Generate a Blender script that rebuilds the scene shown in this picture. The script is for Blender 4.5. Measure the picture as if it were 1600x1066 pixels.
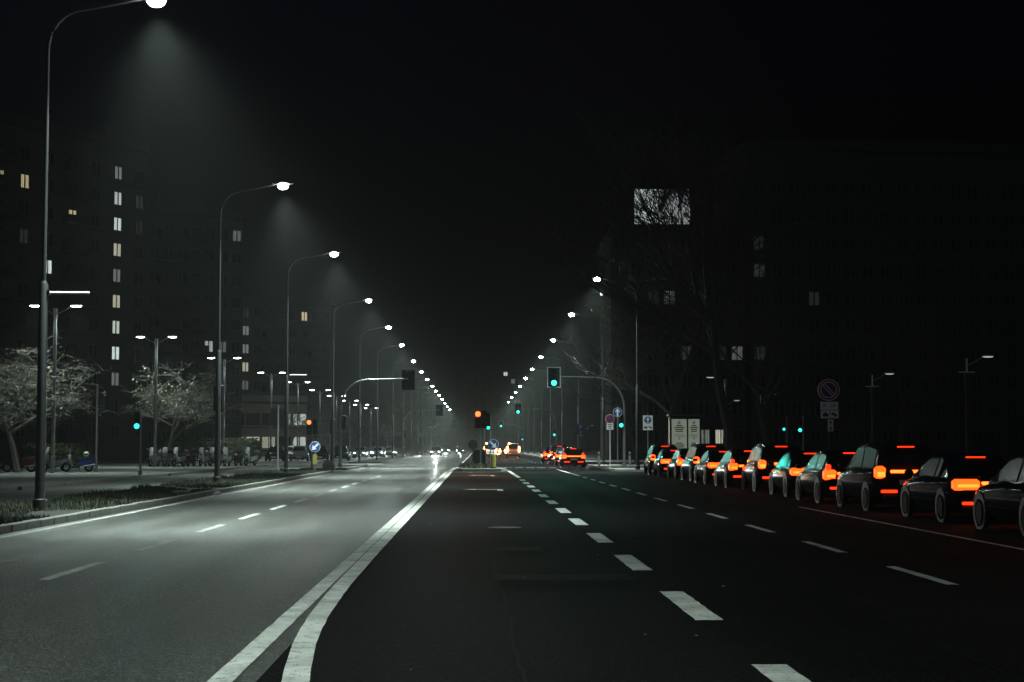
import bpy, math, random
from mathutils import Vector, Matrix, noise as mnoise
R = math.radians
sc = bpy.context.scene
col = sc.collection
for o in list(bpy.data.objects):
    bpy.data.objects.remove(o)

# ------------------------------------------------------------------ camera, sky, moon, exposure
F = 2500.0                                   # focal length in photograph pixels (1600 wide)
PITCH, YAW, CAMZ = math.atan(164 / F), math.atan(55 / F), 1.6
cam_d = bpy.data.cameras.new('camera')
cam_d.sensor_width = 36.0
cam_d.lens = F / 1600 * 36.0
cam_d.clip_start = 0.1
cam_d.clip_end = 5000
cam = bpy.data.objects.new('camera', cam_d)
col.objects.link(cam)
cam.location = (0, 0, CAMZ)
cam.rotation_euler = (R(90) + PITCH, 0, -YAW)
sc.camera = cam

world = bpy.data.worlds.new('World')
sc.world = world
world.use_nodes = True
wn = world.node_tree
bgn = wn.nodes['Background']
sky = wn.nodes.new('ShaderNodeTexSky')
sky.sky_type = 'NISHITA'
sky.sun_disc = False
sky.sun_elevation = R(-3.4)
sky.ozone_density = 10.0
sky.dust_density = 0.0
sky.sun_rotation = R(215)
wn.links.new(sky.outputs[0], bgn.inputs[0])
bgn.inputs[1].default_value = 0.09

fill_sun_d = bpy.data.lights.new('fill_sun', 'SUN')
fill_sun_d.energy = 0.10  # no moon in view; weak fill added from behind the camera for the signs
fill_sun_d.angle = R(0.5)
fill_sun_d.color = (0.75, 0.88, 1.0)
fill_sun = bpy.data.objects.new('fill_sun', fill_sun_d)
col.objects.link(fill_sun)
fill_sun.rotation_euler = (R(52), 0, R(35))

vs = sc.view_settings
vs.view_transform = 'Standard'
vs.look = 'None'
vs.exposure = -0.2
vs.gamma = 1.0
vs.use_curve_mapping = False
sc.render.engine = 'CYCLES'
cy = sc.cycles
cy.use_denoising = True
cy.max_bounces = 4
cy.diffuse_bounces = 1
cy.glossy_bounces = 2
cy.transmission_bounces = 3
cy.volume_bounces = 0
cy.sample_clamp_indirect = 4.0
cy.sample_clamp_direct = 0.0
cy.use_light_tree = True
cy.volume_step_rate = 1.0

# light tuning in one place
P_STREET = 21000.0
P_SPREAD = 7500.0
P_PARK = 1900.0
C_STREET = (0.80, 1.0, 0.90)
HAZE = 0.00030


def at(u, v, Y):
    """photo pixel -> world point on the plane y = Y"""
    fx, fy = (u - 800) / F, -(v - 533) / F
    cp, sp, cyw, syw = math.cos(PITCH), math.sin(PITCH), math.cos(YAW), math.sin(YAW)
    rt = Vector((cyw, -syw, 0))
    fw = Vector((syw * cp, cyw * cp, sp))
    up = rt.cross(fw)
    d = rt * fx + up * fy + fw
    return Vector((0, 0, CAMZ)) + d * (Y / d.y)


# ------------------------------------------------------------------ materials
MATS = {}


def nodes_of(name):
    m = bpy.data.materials.new(name)
    m.use_nodes = True
    nt = m.node_tree
    return m, nt, nt.nodes['Principled BSDF']


def mat(name, color, rough=0.6, metal=0.0, spec=0.5, vary=0.25, scale=3.0, bump=0.0, bscale=40.0, coat=0.0, stretch=(1, 1, 1)):
    m, nt, b = nodes_of(name)
    N, L = nt.nodes, nt.links
    tc = N.new('ShaderNodeTexCoord')
    mp = N.new('ShaderNodeMapping')
    mp.inputs['Scale'].default_value = stretch
    L.new(tc.outputs['Object'], mp.inputs[0])
    nz = N.new('ShaderNodeTexNoise')
    nz.inputs['Scale'].default_value = scale
    nz.inputs['Detail'].default_value = 5
    L.new(mp.outputs[0], nz.inputs['Vector'])
    mx = N.new('ShaderNodeMix')
    mx.data_type = 'RGBA'
    mx.inputs[6].default_value = tuple(c * (1 - vary) for c in color) + (1,)
    mx.inputs[7].default_value = tuple(min(1, c * (1 + vary)) for c in color) + (1,)
    L.new(nz.outputs[0], mx.inputs[0])
    L.new(mx.outputs[2], b.inputs['Base Color'])
    b.inputs['Roughness'].default_value = rough
    b.inputs['Metallic'].default_value = metal
    b.inputs['Specular IOR Level'].default_value = spec
    b.inputs['Coat Weight'].default_value = coat
    if bump:
        n2 = N.new('ShaderNodeTexNoise')
        n2.inputs['Scale'].default_value = bscale
        n2.inputs['Detail'].default_value = 3
        L.new(mp.outputs[0], n2.inputs['Vector'])
        bp = N.new('ShaderNodeBump')
        bp.inputs['Strength'].default_value = bump
        bp.inputs['Distance'].default_value = 0.01
        L.new(n2.outputs[0], bp.inputs['Height'])
        L.new(bp.outputs[0], b.inputs['Normal'])
    MATS[name] = m
    return m


def emit(name, color, strength, base=(0.02, 0.02, 0.02)):
    m, nt, b = nodes_of(name)
    b.inputs['Base Color'].default_value = base + (1,)
    b.inputs['Emission Color'].default_value = color + (1,)
    b.inputs['Emission Strength'].default_value = strength
    b.inputs['Roughness'].default_value = 0.3
    MATS[name] = m
    return m


def curtain(name, color, strength):
    """lit room seen through curtains: folds along x, each window its own brightness"""
    m, nt, b = nodes_of(name)
    N, L = nt.nodes, nt.links
    tc = N.new('ShaderNodeTexCoord')
    oi = N.new('ShaderNodeObjectInfo')
    wv = N.new('ShaderNodeTexWave')
    wv.inputs['Scale'].default_value = 1.6
    wv.inputs['Distortion'].default_value = 4.0
    wv.inputs['Detail'].default_value = 2
    ad = N.new('ShaderNodeVectorMath')
    L.new(tc.outputs['Object'], ad.inputs[0])
    cx = N.new('ShaderNodeCombineXYZ')
    mu = N.new('ShaderNodeMath'); mu.operation = 'MULTIPLY'; mu.inputs[1].default_value = 37.0
    L.new(oi.outputs['Random'], mu.inputs[0]); L.new(mu.outputs[0], cx.inputs[0]); L.new(mu.outputs[0], cx.inputs[2])
    L.new(cx.outputs[0], ad.inputs[1])
    L.new(ad.outputs[0], wv.inputs['Vector'])
    mr = N.new('ShaderNodeMapRange'); mr.inputs[3].default_value = 0.3; mr.inputs[4].default_value = 1.25
    L.new(wv.outputs['Fac'], mr.inputs[0])
    m2 = N.new('ShaderNodeMapRange'); m2.inputs[3].default_value = 0.45; m2.inputs[4].default_value = 1.2
    L.new(oi.outputs['Random'], m2.inputs[0])
    m3 = N.new('ShaderNodeMath'); m3.operation = 'MULTIPLY'; L.new(mr.outputs[0], m3.inputs[0]); L.new(m2.outputs[0], m3.inputs[1])
    m4 = N.new('ShaderNodeMath'); m4.operation = 'MULTIPLY'; L.new(m3.outputs[0], m4.inputs[0]); m4.inputs[1].default_value = strength
    b.inputs['Base Color'].default_value = (0.02, 0.02, 0.02, 1)
    b.inputs['Emission Color'].default_value = color + (1,)
    L.new(m4.outputs[0], b.inputs['Emission Strength'])
    b.inputs['Roughness'].default_value = 0.25
    MATS[name] = m


def asphalt(name, lo, hi, rough, spec, track_xs=(), track_drop=0.0, grain=75.0, pwr=2.2):
    """aggregate speckle, patchy wear, polished wheel tracks along y"""
    m, nt, b = nodes_of(name)
    N, L = nt.nodes, nt.links
    geo = N.new('ShaderNodeNewGeometry')
    vo = N.new('ShaderNodeTexVoronoi')
    vo.inputs['Scale'].default_value = grain
    L.new(geo.outputs['Position'], vo.inputs['Vector'])
    sep = N.new('ShaderNodeSeparateColor')
    L.new(vo.outputs['Color'], sep.inputs[0])
    pw = N.new('ShaderNodeMath'); pw.operation = 'POWER'
    L.new(sep.outputs[0], pw.inputs[0]); pw.inputs[1].default_value = pwr
    big = N.new('ShaderNodeTexNoise')
    big.inputs['Scale'].default_value = 0.35
    big.inputs['Detail'].default_value = 6
    mp = N.new('ShaderNodeMapping'); mp.inputs['Scale'].default_value = (1, 0.3, 1)
    L.new(geo.outputs['Position'], mp.inputs[0]); L.new(mp.outputs[0], big.inputs['Vector'])
    mx = N.new('ShaderNodeMix'); mx.data_type = 'RGBA'
    mx.inputs[6].default_value = lo + (1,); mx.inputs[7].default_value = hi + (1,)
    L.new(pw.outputs[0], mx.inputs[0])
    rmp = N.new('ShaderNodeMapRange')
    rmp.inputs[1].default_value = 0.3; rmp.inputs[2].default_value = 0.7
    rmp.inputs[3].default_value = 0.55; rmp.inputs[4].default_value = 1.35
    L.new(big.outputs[0], rmp.inputs[0])
    mul = N.new('ShaderNodeMix'); mul.data_type = 'RGBA'; mul.blend_type = 'MULTIPLY'
    mul.inputs[0].default_value = 1.0
    L.new(mx.outputs[2], mul.inputs[6]); L.new(rmp.outputs[0], mul.inputs[7])
    L.new(mul.outputs[2], b.inputs['Base Color'])
    b.inputs['Specular IOR Level'].default_value = spec
    # roughness
    rr = N.new('ShaderNodeMapRange')
    rr.inputs[3].default_value = rough - 0.05; rr.inputs[4].default_value = rough + 0.06
    L.new(big.outputs[0], rr.inputs[0])
    cur = rr.outputs[0]
    if track_xs:
        sx = N.new('ShaderNodeSeparateXYZ')
        L.new(geo.outputs['Position'], sx.inputs[0])
        for tx in track_xs:
            d = N.new('ShaderNodeMath'); d.operation = 'SUBTRACT'
            L.new(sx.outputs[0], d.inputs[0]); d.inputs[1].default_value = tx
            a = N.new('ShaderNodeMath'); a.operation = 'ABSOLUTE'; L.new(d.outputs[0], a.inputs[0])
            mr = N.new('ShaderNodeMapRange'); mr.interpolation_type = 'SMOOTHSTEP'
            mr.inputs[1].default_value = 0.15; mr.inputs[2].default_value = 0.75
            mr.inputs[3].default_value = track_drop; mr.inputs[4].default_value = 0.0
            L.new(a.outputs[0], mr.inputs[0])
            s = N.new('ShaderNodeMath'); s.operation = 'SUBTRACT'
            L.new(cur, s.inputs[0]); L.new(mr.outputs[0], s.inputs[1])
            cur = s.outputs[0]
    L.new(cur, b.inputs['Roughness'])
    bp = N.new('ShaderNodeBump')
    bp.inputs['Strength'].default_value = 0.8; bp.inputs['Distance'].default_value = 0.012
    L.new(vo.outputs['Distance'], bp.inputs['Height'])
    L.new(bp.outputs[0], b.inputs['Normal'])
    MATS[name] = m
    return m


def road_paint(name, lvl, wear):
    m, nt, b = nodes_of(name)
    N, L = nt.nodes, nt.links
    geo = N.new('ShaderNodeNewGeometry')
    n1 = N.new('ShaderNodeTexNoise'); n1.inputs['Scale'].default_value = 9; n1.inputs['Detail'].default_value = 8
    n2 = N.new('ShaderNodeTexNoise'); n2.inputs['Scale'].default_value = 55; n2.inputs['Detail'].default_value = 3
    L.new(geo.outputs['Position'], n1.inputs['Vector']); L.new(geo.outputs['Position'], n2.inputs['Vector'])
    ad = N.new('ShaderNodeMath'); ad.operation = 'MULTIPLY'
    L.new(n1.outputs[0], ad.inputs[0]); L.new(n2.outputs[0], ad.inputs[1])
    mr = N.new('ShaderNodeMapRange')
    mr.inputs[1].default_value = wear - 0.05; mr.inputs[2].default_value = wear + 0.08
    L.new(ad.outputs[0], mr.inputs[0])
    mx = N.new('ShaderNodeMix'); mx.data_type = 'RGBA'
    mx.inputs[6].default_value = (0.09, 0.09, 0.085, 1)
    mx.inputs[7].default_value = (lvl, lvl, lvl * 0.95, 1)
    L.new(mr.outputs[0], mx.inputs[0])
    n3 = N.new('ShaderNodeTexNoise'); n3.inputs['Scale'].default_value = 1.7; n3.inputs['Detail'].default_value = 4
    L.new(geo.outputs['Position'], n3.inputs['Vector'])
    m3 = N.new('ShaderNodeMapRange'); m3.inputs[1].default_value = 0.35; m3.inputs[2].default_value = 0.62
    m3.inputs[3].default_value = 0.62; m3.inputs[4].default_value = 1.0
    L.new(n3.outputs[0], m3.inputs[0])
    dm = N.new('ShaderNodeMix'); dm.data_type = 'RGBA'; dm.blend_type = 'MULTIPLY'; dm.inputs[0].default_value = 1
    L.new(mx.outputs[2], dm.inputs[6]); L.new(m3.outputs[0], dm.inputs[7])
    L.new(dm.outputs[2], b.inputs['Base Color'])
    b.inputs['Roughness'].default_value = 0.6
    bp = N.new('ShaderNodeBump'); bp.inputs['Strength'].default_value = 0.3; bp.inputs['Distance'].default_value = 0.004
    L.new(n2.outputs[0], bp.inputs['Height']); L.new(bp.outputs[0], b.inputs['Normal'])
    MATS[name] = m
    return m


asphalt('asphalt_old', (0.004, 0.0045, 0.004), (0.20, 0.20, 0.185), 0.43, 0.85, (-2.6, -4.2, -6.1, -7.6), 0.10, grain=52.0, pwr=5.0)
asphalt('asphalt_new', (0.004, 0.0042, 0.0048), (0.018, 0.0185, 0.0205), 0.76, 0.03, (2.95, 4.6, 6.2, 7.8), 0.06, grain=48.0, pwr=4.5)
asphalt('asphalt_patch', (0.003, 0.003, 0.003), (0.009, 0.009, 0.009), 0.75, 0.08)
asphalt('asphalt_side', (0.08, 0.08, 0.08), (0.36, 0.36, 0.34), 0.55, 0.4)
road_paint('paint', 0.72, 0.15)
road_paint('paint_worn', 0.55, 0.16)
mat('concrete', (0.14, 0.14, 0.132), 0.8, vary=0.3, scale=5, bump=0.5, bscale=60)
mat('paving', (0.22, 0.22, 0.21), 0.8, vary=0.3, scale=1.5, bump=0.4, bscale=50)
mat('soil', (0.016, 0.015, 0.012), 0.95, vary=0.5, scale=2.5, bump=1.0, bscale=14)
mat('earth', (0.03, 0.03, 0.03), 0.95, vary=0.4, scale=0.05)
mat('grass', (0.018, 0.022, 0.009), 0.8, vary=0.5, scale=1.2)
mat('galvanised', (0.26, 0.27, 0.27), 0.5, metal=0.5, vary=0.12, scale=8)
mat('pole_grey', (0.025, 0.026, 0.028), 0.55, metal=0.3, vary=0.15, scale=8)
mat('dark_pole', (0.035, 0.037, 0.04), 0.45, metal=0.2, vary=0.25, scale=6)
mat('black_plastic', (0.010, 0.010, 0.011), 0.5, spec=0.2, vary=0.2, scale=8)
mat('white_paint', (0.75, 0.75, 0.72), 0.5, vary=0.06, scale=6)
mat('sign_grey', (0.8, 0.81, 0.80), 0.5, vary=0.1)
mat('sign_blue', (0.012, 0.06, 0.26), 0.4, vary=0.05)
mat('sign_blue_dark', (0.012, 0.05, 0.20), 0.4, vary=0.05)
mat('sign_red', (0.35, 0.02, 0.02), 0.4, vary=0.05)
mat('sign_yellow', (0.22, 0.19, 0.045), 0.45, vary=0.08)
mat('sign_black', (0.012, 0.012, 0.012), 0.5, vary=0.05)
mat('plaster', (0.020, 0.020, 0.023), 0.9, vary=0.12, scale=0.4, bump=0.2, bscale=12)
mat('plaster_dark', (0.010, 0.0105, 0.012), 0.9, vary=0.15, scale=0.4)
mat('plaster_warm', (0.17, 0.15, 0.13), 0.9, vary=0.12, scale=0.4)
mat('glass_dark', (0.006, 0.007, 0.008), 0.2, spec=0.1, vary=0.1, scale=1)
mat('window_frame', (0.03, 0.03, 0.03), 0.6, vary=0.1)
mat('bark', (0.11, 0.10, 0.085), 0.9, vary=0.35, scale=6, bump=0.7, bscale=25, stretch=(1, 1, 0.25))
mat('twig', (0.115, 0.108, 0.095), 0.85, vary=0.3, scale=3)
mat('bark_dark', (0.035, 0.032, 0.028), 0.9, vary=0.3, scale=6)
mat('leaf', (0.16, 0.155, 0.09), 0.6, vary=0.5, scale=2)
mat('rubber', (0.005, 0.005, 0.005), 0.9, spec=0.0, vary=0.2)
mat('alloy', (0.35, 0.36, 0.37), 0.3, metal=0.9, vary=0.1)
mat('rim_dark', (0.010, 0.010, 0.011), 0.6, spec=0.03, vary=0.2, scale=14)
mat('chrome', (0.6, 0.61, 0.62), 0.15, metal=1.0, vary=0.05)
mat('seat_black', (0.015, 0.015, 0.015), 0.55, vary=0.2)
mat('helmet_white', (0.72, 0.72, 0.70), 0.3, vary=0.06, coat=0.5)
mat('plate_white', (0.6, 0.6, 0.58), 0.4, vary=0.05)
mat('paper', (0.75, 0.75, 0.72), 0.8, vary=0.1)
mat('hedge', (0.03, 0.042, 0.018), 0.8, vary=0.5, scale=3)
for nm, c in (('car_black', (0.004, 0.004, 0.0045)), ('car_blue', (0.004, 0.006, 0.015)), ('car_grey', (0.010, 0.0105, 0.011)),
              ('car_red', (0.09, 0.008, 0.008)), ('car_silver', (0.30, 0.31, 0.32)), ('car_white', (0.62, 0.62, 0.6)),
              ('bike_blue', (0.012, 0.04, 0.16)), ('bike_dark', (0.015, 0.014, 0.016)), ('bike_maroon', (0.045, 0.008, 0.01)),
              ('bike_white', (0.4, 0.4, 0.4)), ('bike_grey', (0.16, 0.165, 0.17))):
    mat(nm, c, 0.11, spec=0.10 if nm.startswith('car') else 0.3, vary=0.06)
emit('lamp_lens', (0.84, 1.0, 0.92), 290.0)
emit('park_lens', (0.90, 1.0, 0.94), 45.0)
emit('park_lens_dim', (0.90, 1.0, 0.95), 0.5)
emit('signal_green', (0.05, 0.9, 0.74), 3.2)
emit('signal_green_small', (0.04, 0.9, 0.76), 2.6)
emit('signal_green_weak', (0.04, 0.9, 0.78), 2.2)
emit('signal_red', (1.0, 0.085, 0.02), 7.0)
emit('signal_red_small', (1.0, 0.20, 0.05), 3.0)
emit('tail_orange', (1.0, 0.055, 0.004), 5.0)
emit('tail_amber', (1.0, 0.10, 0.010), 7.0)
emit('tail_red', (1.0, 0.022, 0.003), 4.0)
emit('tail_far', (1.0, 0.22, 0.05), 120.0)
emit('head_lamp', (0.95, 1.0, 0.93), 1500.0)
emit('head_lamp_far', (0.92, 1.0, 0.97), 220.0)
emit('head_lamp_blue', (0.75, 0.93, 1.0), 150.0)
curtain('win_cool', (0.86, 1.0, 0.90), 0.95)
curtain('win_mid', (1.0, 0.98, 0.75), 0.65)
curtain('win_warm', (1.0, 0.86, 0.52), 0.62)
curtain('win_dim', (0.9, 1.0, 0.92), 0.2)
curtain('win_faint', (0.85, 0.95, 1.0), 0.03)


def poster_mat(name, strength):
    m, nt, b = nodes_of(name)
    N, L = nt.nodes, nt.links
    tc = N.new('ShaderNodeTexCoord')
    nz = N.new('ShaderNodeTexNoise'); nz.inputs['Scale'].default_value = 1.4
    L.new(tc.outputs['Object'], nz.inputs['Vector'])
    mr = N.new('ShaderNodeMapRange'); mr.inputs[3].default_value = 0.75; mr.inputs[4].default_value = 1.15
    L.new(nz.outputs[0], mr.inputs[0])
    mx = N.new('ShaderNodeMix'); mx.data_type = 'RGBA'; mx.blend_type = 'MULTIPLY'; mx.inputs[0].default_value = 1
    mx.inputs[6].default_value = (0.86, 1.0, 0.76, 1)
    L.new(mr.outputs[0], mx.inputs[7])
    L.new(mx.outputs[2], b.inputs['Emission Color'])
    b.inputs['Emission Strength'].default_value = strength
    b.inputs['Base Color'].default_value = (0.5, 0.5, 0.45, 1)
    MATS[name] = m


poster_mat('poster', 0.17)


def screen_mat():
    """lit advertising panel: plain pale half, mottled colour half"""
    m, nt, b = nodes_of('screen_collage')
    N, L = nt.nodes, nt.links
    tc = N.new('ShaderNodeTexCoord')
    vo = N.new('ShaderNodeTexVoronoi'); vo.inputs['Scale'].default_value = 1.7
    L.new(tc.outputs['Object'], vo.inputs['Vector'])
    rp = N.new('ShaderNodeValToRGB')
    e = rp.color_ramp
    e.interpolation = 'CONSTANT'
    e.elements[0].position = 0; e.elements[0].color = (0.55, 0.62, 0.60, 1)
    e.elements[1].position = 0.45; e.elements[1].color = (0.04, 0.04, 0.05, 1)
    for p, c in ((0.70, (0.5, 0.46, 0.25, 1)), (0.76, (0.6, 0.66, 0.68, 1)), (0.90, (0.40, 0.16, 0.32, 1)), (0.95, (0.3, 0.28, 0.38, 1))):
        x = e.elements.new(p); x.color = c
    sp = N.new('ShaderNodeSeparateColor'); L.new(vo.outputs['Color'], sp.inputs[0])
    L.new(sp.outputs[0], rp.inputs[0])
    L.new(rp.outputs[0], b.inputs['Emission Color'])
    b.inputs['Emission Strength'].default_value = 0.45
    b.inputs['Base Color'].default_value = (0.02, 0.02, 0.02, 1)
    MATS['screen_collage'] = m


screen_mat()
emit('screen_pale', (0.84, 1.0, 0.93), 0.62)


# ------------------------------------------------------------------ mesh helpers
class MB:
    def __init__(s):
        s.v, s.f = [], []

    def add(s, vs_, fs):
        n = len(s.v)
        s.v += [tuple(p) for p in vs_]
        s.f += [tuple(i + n for i in f) for f in fs]
        return s

    def box(s, c, d, rz=0.0, taper=1.0):
        hx, hy, hz = d[0] / 2, d[1] / 2, d[2] / 2
        cr, sr = math.cos(rz), math.sin(rz)
        vv = []
        for z, t in ((-hz, 1), (hz, taper)):
            for x, y in ((-hx, -hy), (hx, -hy), (hx, hy), (-hx, hy)):
                x, y = x * t, y * t
                vv.append((c[0] + x * cr - y * sr, c[1] + x * sr + y * cr, c[2] + z))
        return s.add(vv, [(3, 2, 1, 0), (4, 5, 6, 7), (0, 1, 5, 4), (1, 2, 6, 5), (2, 3, 7, 6), (3, 0, 4, 7)])

    def bbox(s, c, d, b=0.02):
        """box with chamfered edges (all twelve)"""
        h = [d[0] / 2, d[1] / 2, d[2] / 2]
        b = min(b, min(h) * 0.9)
        rings = []
        for z, k in ((-h[2], b), (-h[2] + b, 0), (h[2] - b, 0), (h[2], b)):
            X, Y = h[0] - k, h[1] - k
            q = b
            rings.append([(c[0] + x, c[1] + y, c[2] + z) for x, y in
                          ((-X + q, -Y), (X - q, -Y), (X, -Y + q), (X, Y - q), (X - q, Y), (-X + q, Y), (-X, Y - q), (-X, -Y + q))])
        return s.loft(rings)

    def loft(s, rings, cap=True, closed=True):
        n = len(rings[0])
        vv = [p for r in rings for p in r]
        ff = []
        for i in range(len(rings) - 1):
            for j in range(n if closed else n - 1):
                a, b = i * n + j, i * n + (j + 1) % n
                ff.append((a, b, b + n, a + n))
        if cap:
            ff.append(tuple(range(n - 1, -1, -1)))
            ff.append(tuple((len(rings) - 1) * n + j for j in range(n)))
        return s.add(vv, ff)

    def tube(s, pts, rad, n=8, cap=True):
        pts = [Vector(p) for p in pts]
        if not hasattr(rad, '__len__'):
            rad = [rad] * len(pts)
        rings = []
        for i, p in enumerate(pts):
            d = (pts[min(i + 1, len(pts) - 1)] - pts[max(i - 1, 0)]).normalized()
            ref = Vector((0, 0, 1)) if abs(d.z) < 0.9 else Vector((1, 0, 0))
            a = d.cross(ref).normalized()
            b = d.cross(a).normalized()
            rings.append([tuple(p + (a * math.cos(2 * math.pi * k / n) + b * math.sin(2 * math.pi * k / n)) * rad[i]) for k in range(n)])
        return s.loft(rings, cap)

    def disc(s, c, r, depth, n=24, axis='y'):
        """solid disc, thickness along axis, centred on c"""
        ax = {'x': Vector((1, 0, 0)), 'y': Vector((0, 1, 0)), 'z': Vector((0, 0, 1))}[axis]
        c = Vector(c)
        return s.tube([c - ax * depth / 2, c + ax * depth / 2], r, n)

    def ring(s, c, r, t, n=24, m=8, axis='x'):
        """torus"""
        vv, ff = [], []
        for i in range(n):
            a = 2 * math.pi * i / n
            for j in range(m):
                b = 2 * math.pi * j / m
                rr = r + t * math.cos(b)
                p, q, w = rr * math.cos(a), rr * math.sin(a), t * math.sin(b)
                o = {'x': (w, p, q), 'y': (p, w, q), 'z': (p, q, w)}[axis]
                vv.append((c[0] + o[0], c[1] + o[1], c[2] + o[2]))
                ff.append((i * m + j, i * m + (j + 1) % m, ((i + 1) % n) * m + (j + 1) % m, ((i + 1) % n) * m + j))
        return s.add(vv, ff)

    def flatring(s, c, r0, r1, depth, n=32):
        """annulus facing y"""
        vv, ff = [], []
        for i in range(n):
            a = 2 * math.pi * i / n
            for r in (r0, r1):
                for y in (-depth / 2, depth / 2):
                    vv.append((c[0] + r * math.cos(a), c[1] + y, c[2] + r * math.sin(a)))
        for i in range(n):
            a, b = i * 4, ((i + 1) % n) * 4
            ff += [(a, a + 2, b + 2, b), (a + 1, b + 1, b + 3, a + 3), (a + 2, a + 3, b + 3, b + 2), (a, b, b + 1, a + 1)]
        return s.add(vv, ff)

    def prism(s, poly, y0, y1):
        """poly in xz, extruded along y"""
        n = len(poly)
        return s.add([(x, y0, z) for x, z in poly] + [(x, y1, z) for x, z in poly],
                     [tuple(range(n)), tuple(range(2 * n - 1, n - 1, -1))] + [(i, i + n, (i + 1) % n + n, (i + 1) % n) for i in range(n)])

    def sphere(s, c, r, n=12, m=8, sc_=(1, 1, 1)):
        rings = []
        for j in range(1, m):
            t = math.pi * j / m
            rings.append([(c[0] + r * sc_[0] * math.sin(t) * math.cos(2 * math.pi * i / n),
                           c[1] + r * sc_[1] * math.sin(t) * math.sin(2 * math.pi * i / n),
                           c[2] - r * sc_[2] * math.cos(t)) for i in range(n)])
        return s.loft(rings)

    def sheet(s, poly, z):
        n = len(poly)
        return s.add([(p[0], p[1], z) for p in poly], [tuple(range(n))])

    def mesh(s, name, m, smooth=False):
        me = bpy.data.meshes.new(name)
        me.from_pydata(s.v, [], s.f)
        me.update()
        if m:
            me.materials.append(MATS[m])
        if smooth:
            me.polygons.foreach_set('use_smooth', [True] * len(me.polygons))
            try:
                me.set_sharp_from_angle(angle=R(42))
            except Exception:
                pass
        return me

    def build(s, name, m, parent=None, smooth=False, loc=None):
        return place(name, s.mesh(name, m, smooth), parent, loc)


def place(name, me, parent=None, loc=None, rz=0.0):
    o = bpy.data.objects.new(name, me)
    col.objects.link(o)
    if parent is not None:
        o.parent = parent
    if loc is not None:
        o.location = loc
    if rz:
        o.rotation_euler.z = rz
    return o


def empty(name, loc, rz=0.0):
    o = bpy.data.objects.new(name, None)
    o.empty_display_size = 0.3
    col.objects.link(o)
    o.location = loc
    o.rotation_euler.z = rz
    return o


def tag(o, label=None, cat=None, group=None, kind=None):
    for k, v in (('label', label), ('category', cat), ('group', group), ('kind', kind)):
        if v:
            o[k] = v
    return o


KIDS = {}


def copy_tree(o, parent=None):
    c = o.copy()
    col.objects.link(c)
    c.parent = parent
    for ch in [x for x in list(bpy.data.objects) if x.parent is o] if o not in KIDS else KIDS[o]:
        copy_tree(ch, c)
    return c


def fix_kids(o):
    KIDS[o] = [x for x in bpy.data.objects if x.parent is o]
    for k in KIDS[o]:
        fix_kids(k)


def light(kind, name, energy, color, parent, loc, rot=(0, 0, 0), size=0.1, cone=None, blend=0.5, data=None):
    if data is None:
        data = bpy.data.lights.new(name, kind)
        data.energy = energy
        data.color = color
        data.shadow_soft_size = size
        if cone:
            data.spot_size = cone
            data.spot_blend = blend
    o = bpy.data.objects.new(name, data)
    col.objects.link(o)
    o.parent = parent
    o.location = loc
    o.rotation_euler = rot
    return o


ORD = ['first', 'second', 'third', 'fourth', 'fifth', 'sixth', 'seventh', 'eighth', 'ninth', 'tenth', 'eleventh', 'twelfth',
       'thirteenth', 'fourteenth', 'fifteenth', 'sixteenth', 'seventeenth', 'eighteenth', 'nineteenth', 'twentieth']


def struct(name, mb, m):
    return tag(mb.build(name, m), kind='structure')


def text_mesh(s, size, m, depth=0.004):
    cu = bpy.data.curves.new('letters', 'FONT')
    cu.body = s
    cu.size = size
    cu.align_x = 'CENTER'
    cu.align_y = 'CENTER'
    cu.extrude = depth
    t = bpy.data.objects.new('letters', cu)
    col.objects.link(t)
    dg = bpy.context.evaluated_depsgraph_get()
    dg.update()
    me = bpy.data.meshes.new_from_object(t.evaluated_get(dg))
    bpy.data.objects.remove(t)
    me.transform(Matrix.Rotation(R(90), 4, 'X'))
    me.materials.clear()
    me.materials.append(MATS[m])
    return me


# ------------------------------------------------------------------ ground, roads, kerbs
XL0, XL1 = -8.6, -1.50          # oncoming carriageway
XR1, XS1 = 8.6, 13.0            # right kerb line, slip-lane outer line
CROSS0, CROSS1 = 127.0, 147.0   # side street crossing

ground = struct('ground', MB().sheet([(-900, -140), (900, -140), (900, 1600), (-900, 1600)], -0.10), 'earth')
road_l = struct('road', MB().sheet([(XL0, -40), (XL1, -40), (XL1, 1400), (XL0, 1400)], 0.0), 'asphalt_old')
road_r = struct('road', MB().sheet([(XL1, -40), (XR1, -40), (XR1, 1400), (XL1, 1400)], 0.0), 'asphalt_new')
slip = struct('slip_road', MB().sheet([(XR1, -40), (XS1 + 0.4, -40), (XS1 + 0.4, 92), (12.2, 97), (10.4, 100), (XR1, 101)], 0.0), 'asphalt_new')
side_l = struct('side_street', MB().sheet([(-160, CROSS0), (XL0, CROSS0), (XL0, CROSS1), (-160, CROSS1)], 0.0), 'asphalt_side')
side_r = struct('side_street', MB().sheet([(XR1, CROSS0), (160, CROSS0), (160, CROSS1), (XR1, CROSS1)], 0.0), 'asphalt_new')
service = struct('service_road', MB().sheet([(-16.3, -40), (-11.8, -40), (-11.8, CROSS0), (-16.3, CROSS0)], 0.02), 'asphalt_side')
service2 = struct('service_road', MB().sheet([(-16.3, CROSS1), (-11.8, CROSS1), (-11.8, 900), (-16.3, 900)], 0.02), 'asphalt_side')
opening = struct('service_road', MB().sheet([(-11.8, 97.5), (XL0, 97.5), (XL0, 107), (-11.8, 107)], 0.012), 'asphalt_side')


def slab(name, m, x0, x1, y0, y1, z):
    return struct(name, MB().box(((x0 + x1) / 2, (y0 + y1) / 2, z / 2 - 0.1), (x1 - x0, y1 - y0, z + 0.2)), m)


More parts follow.
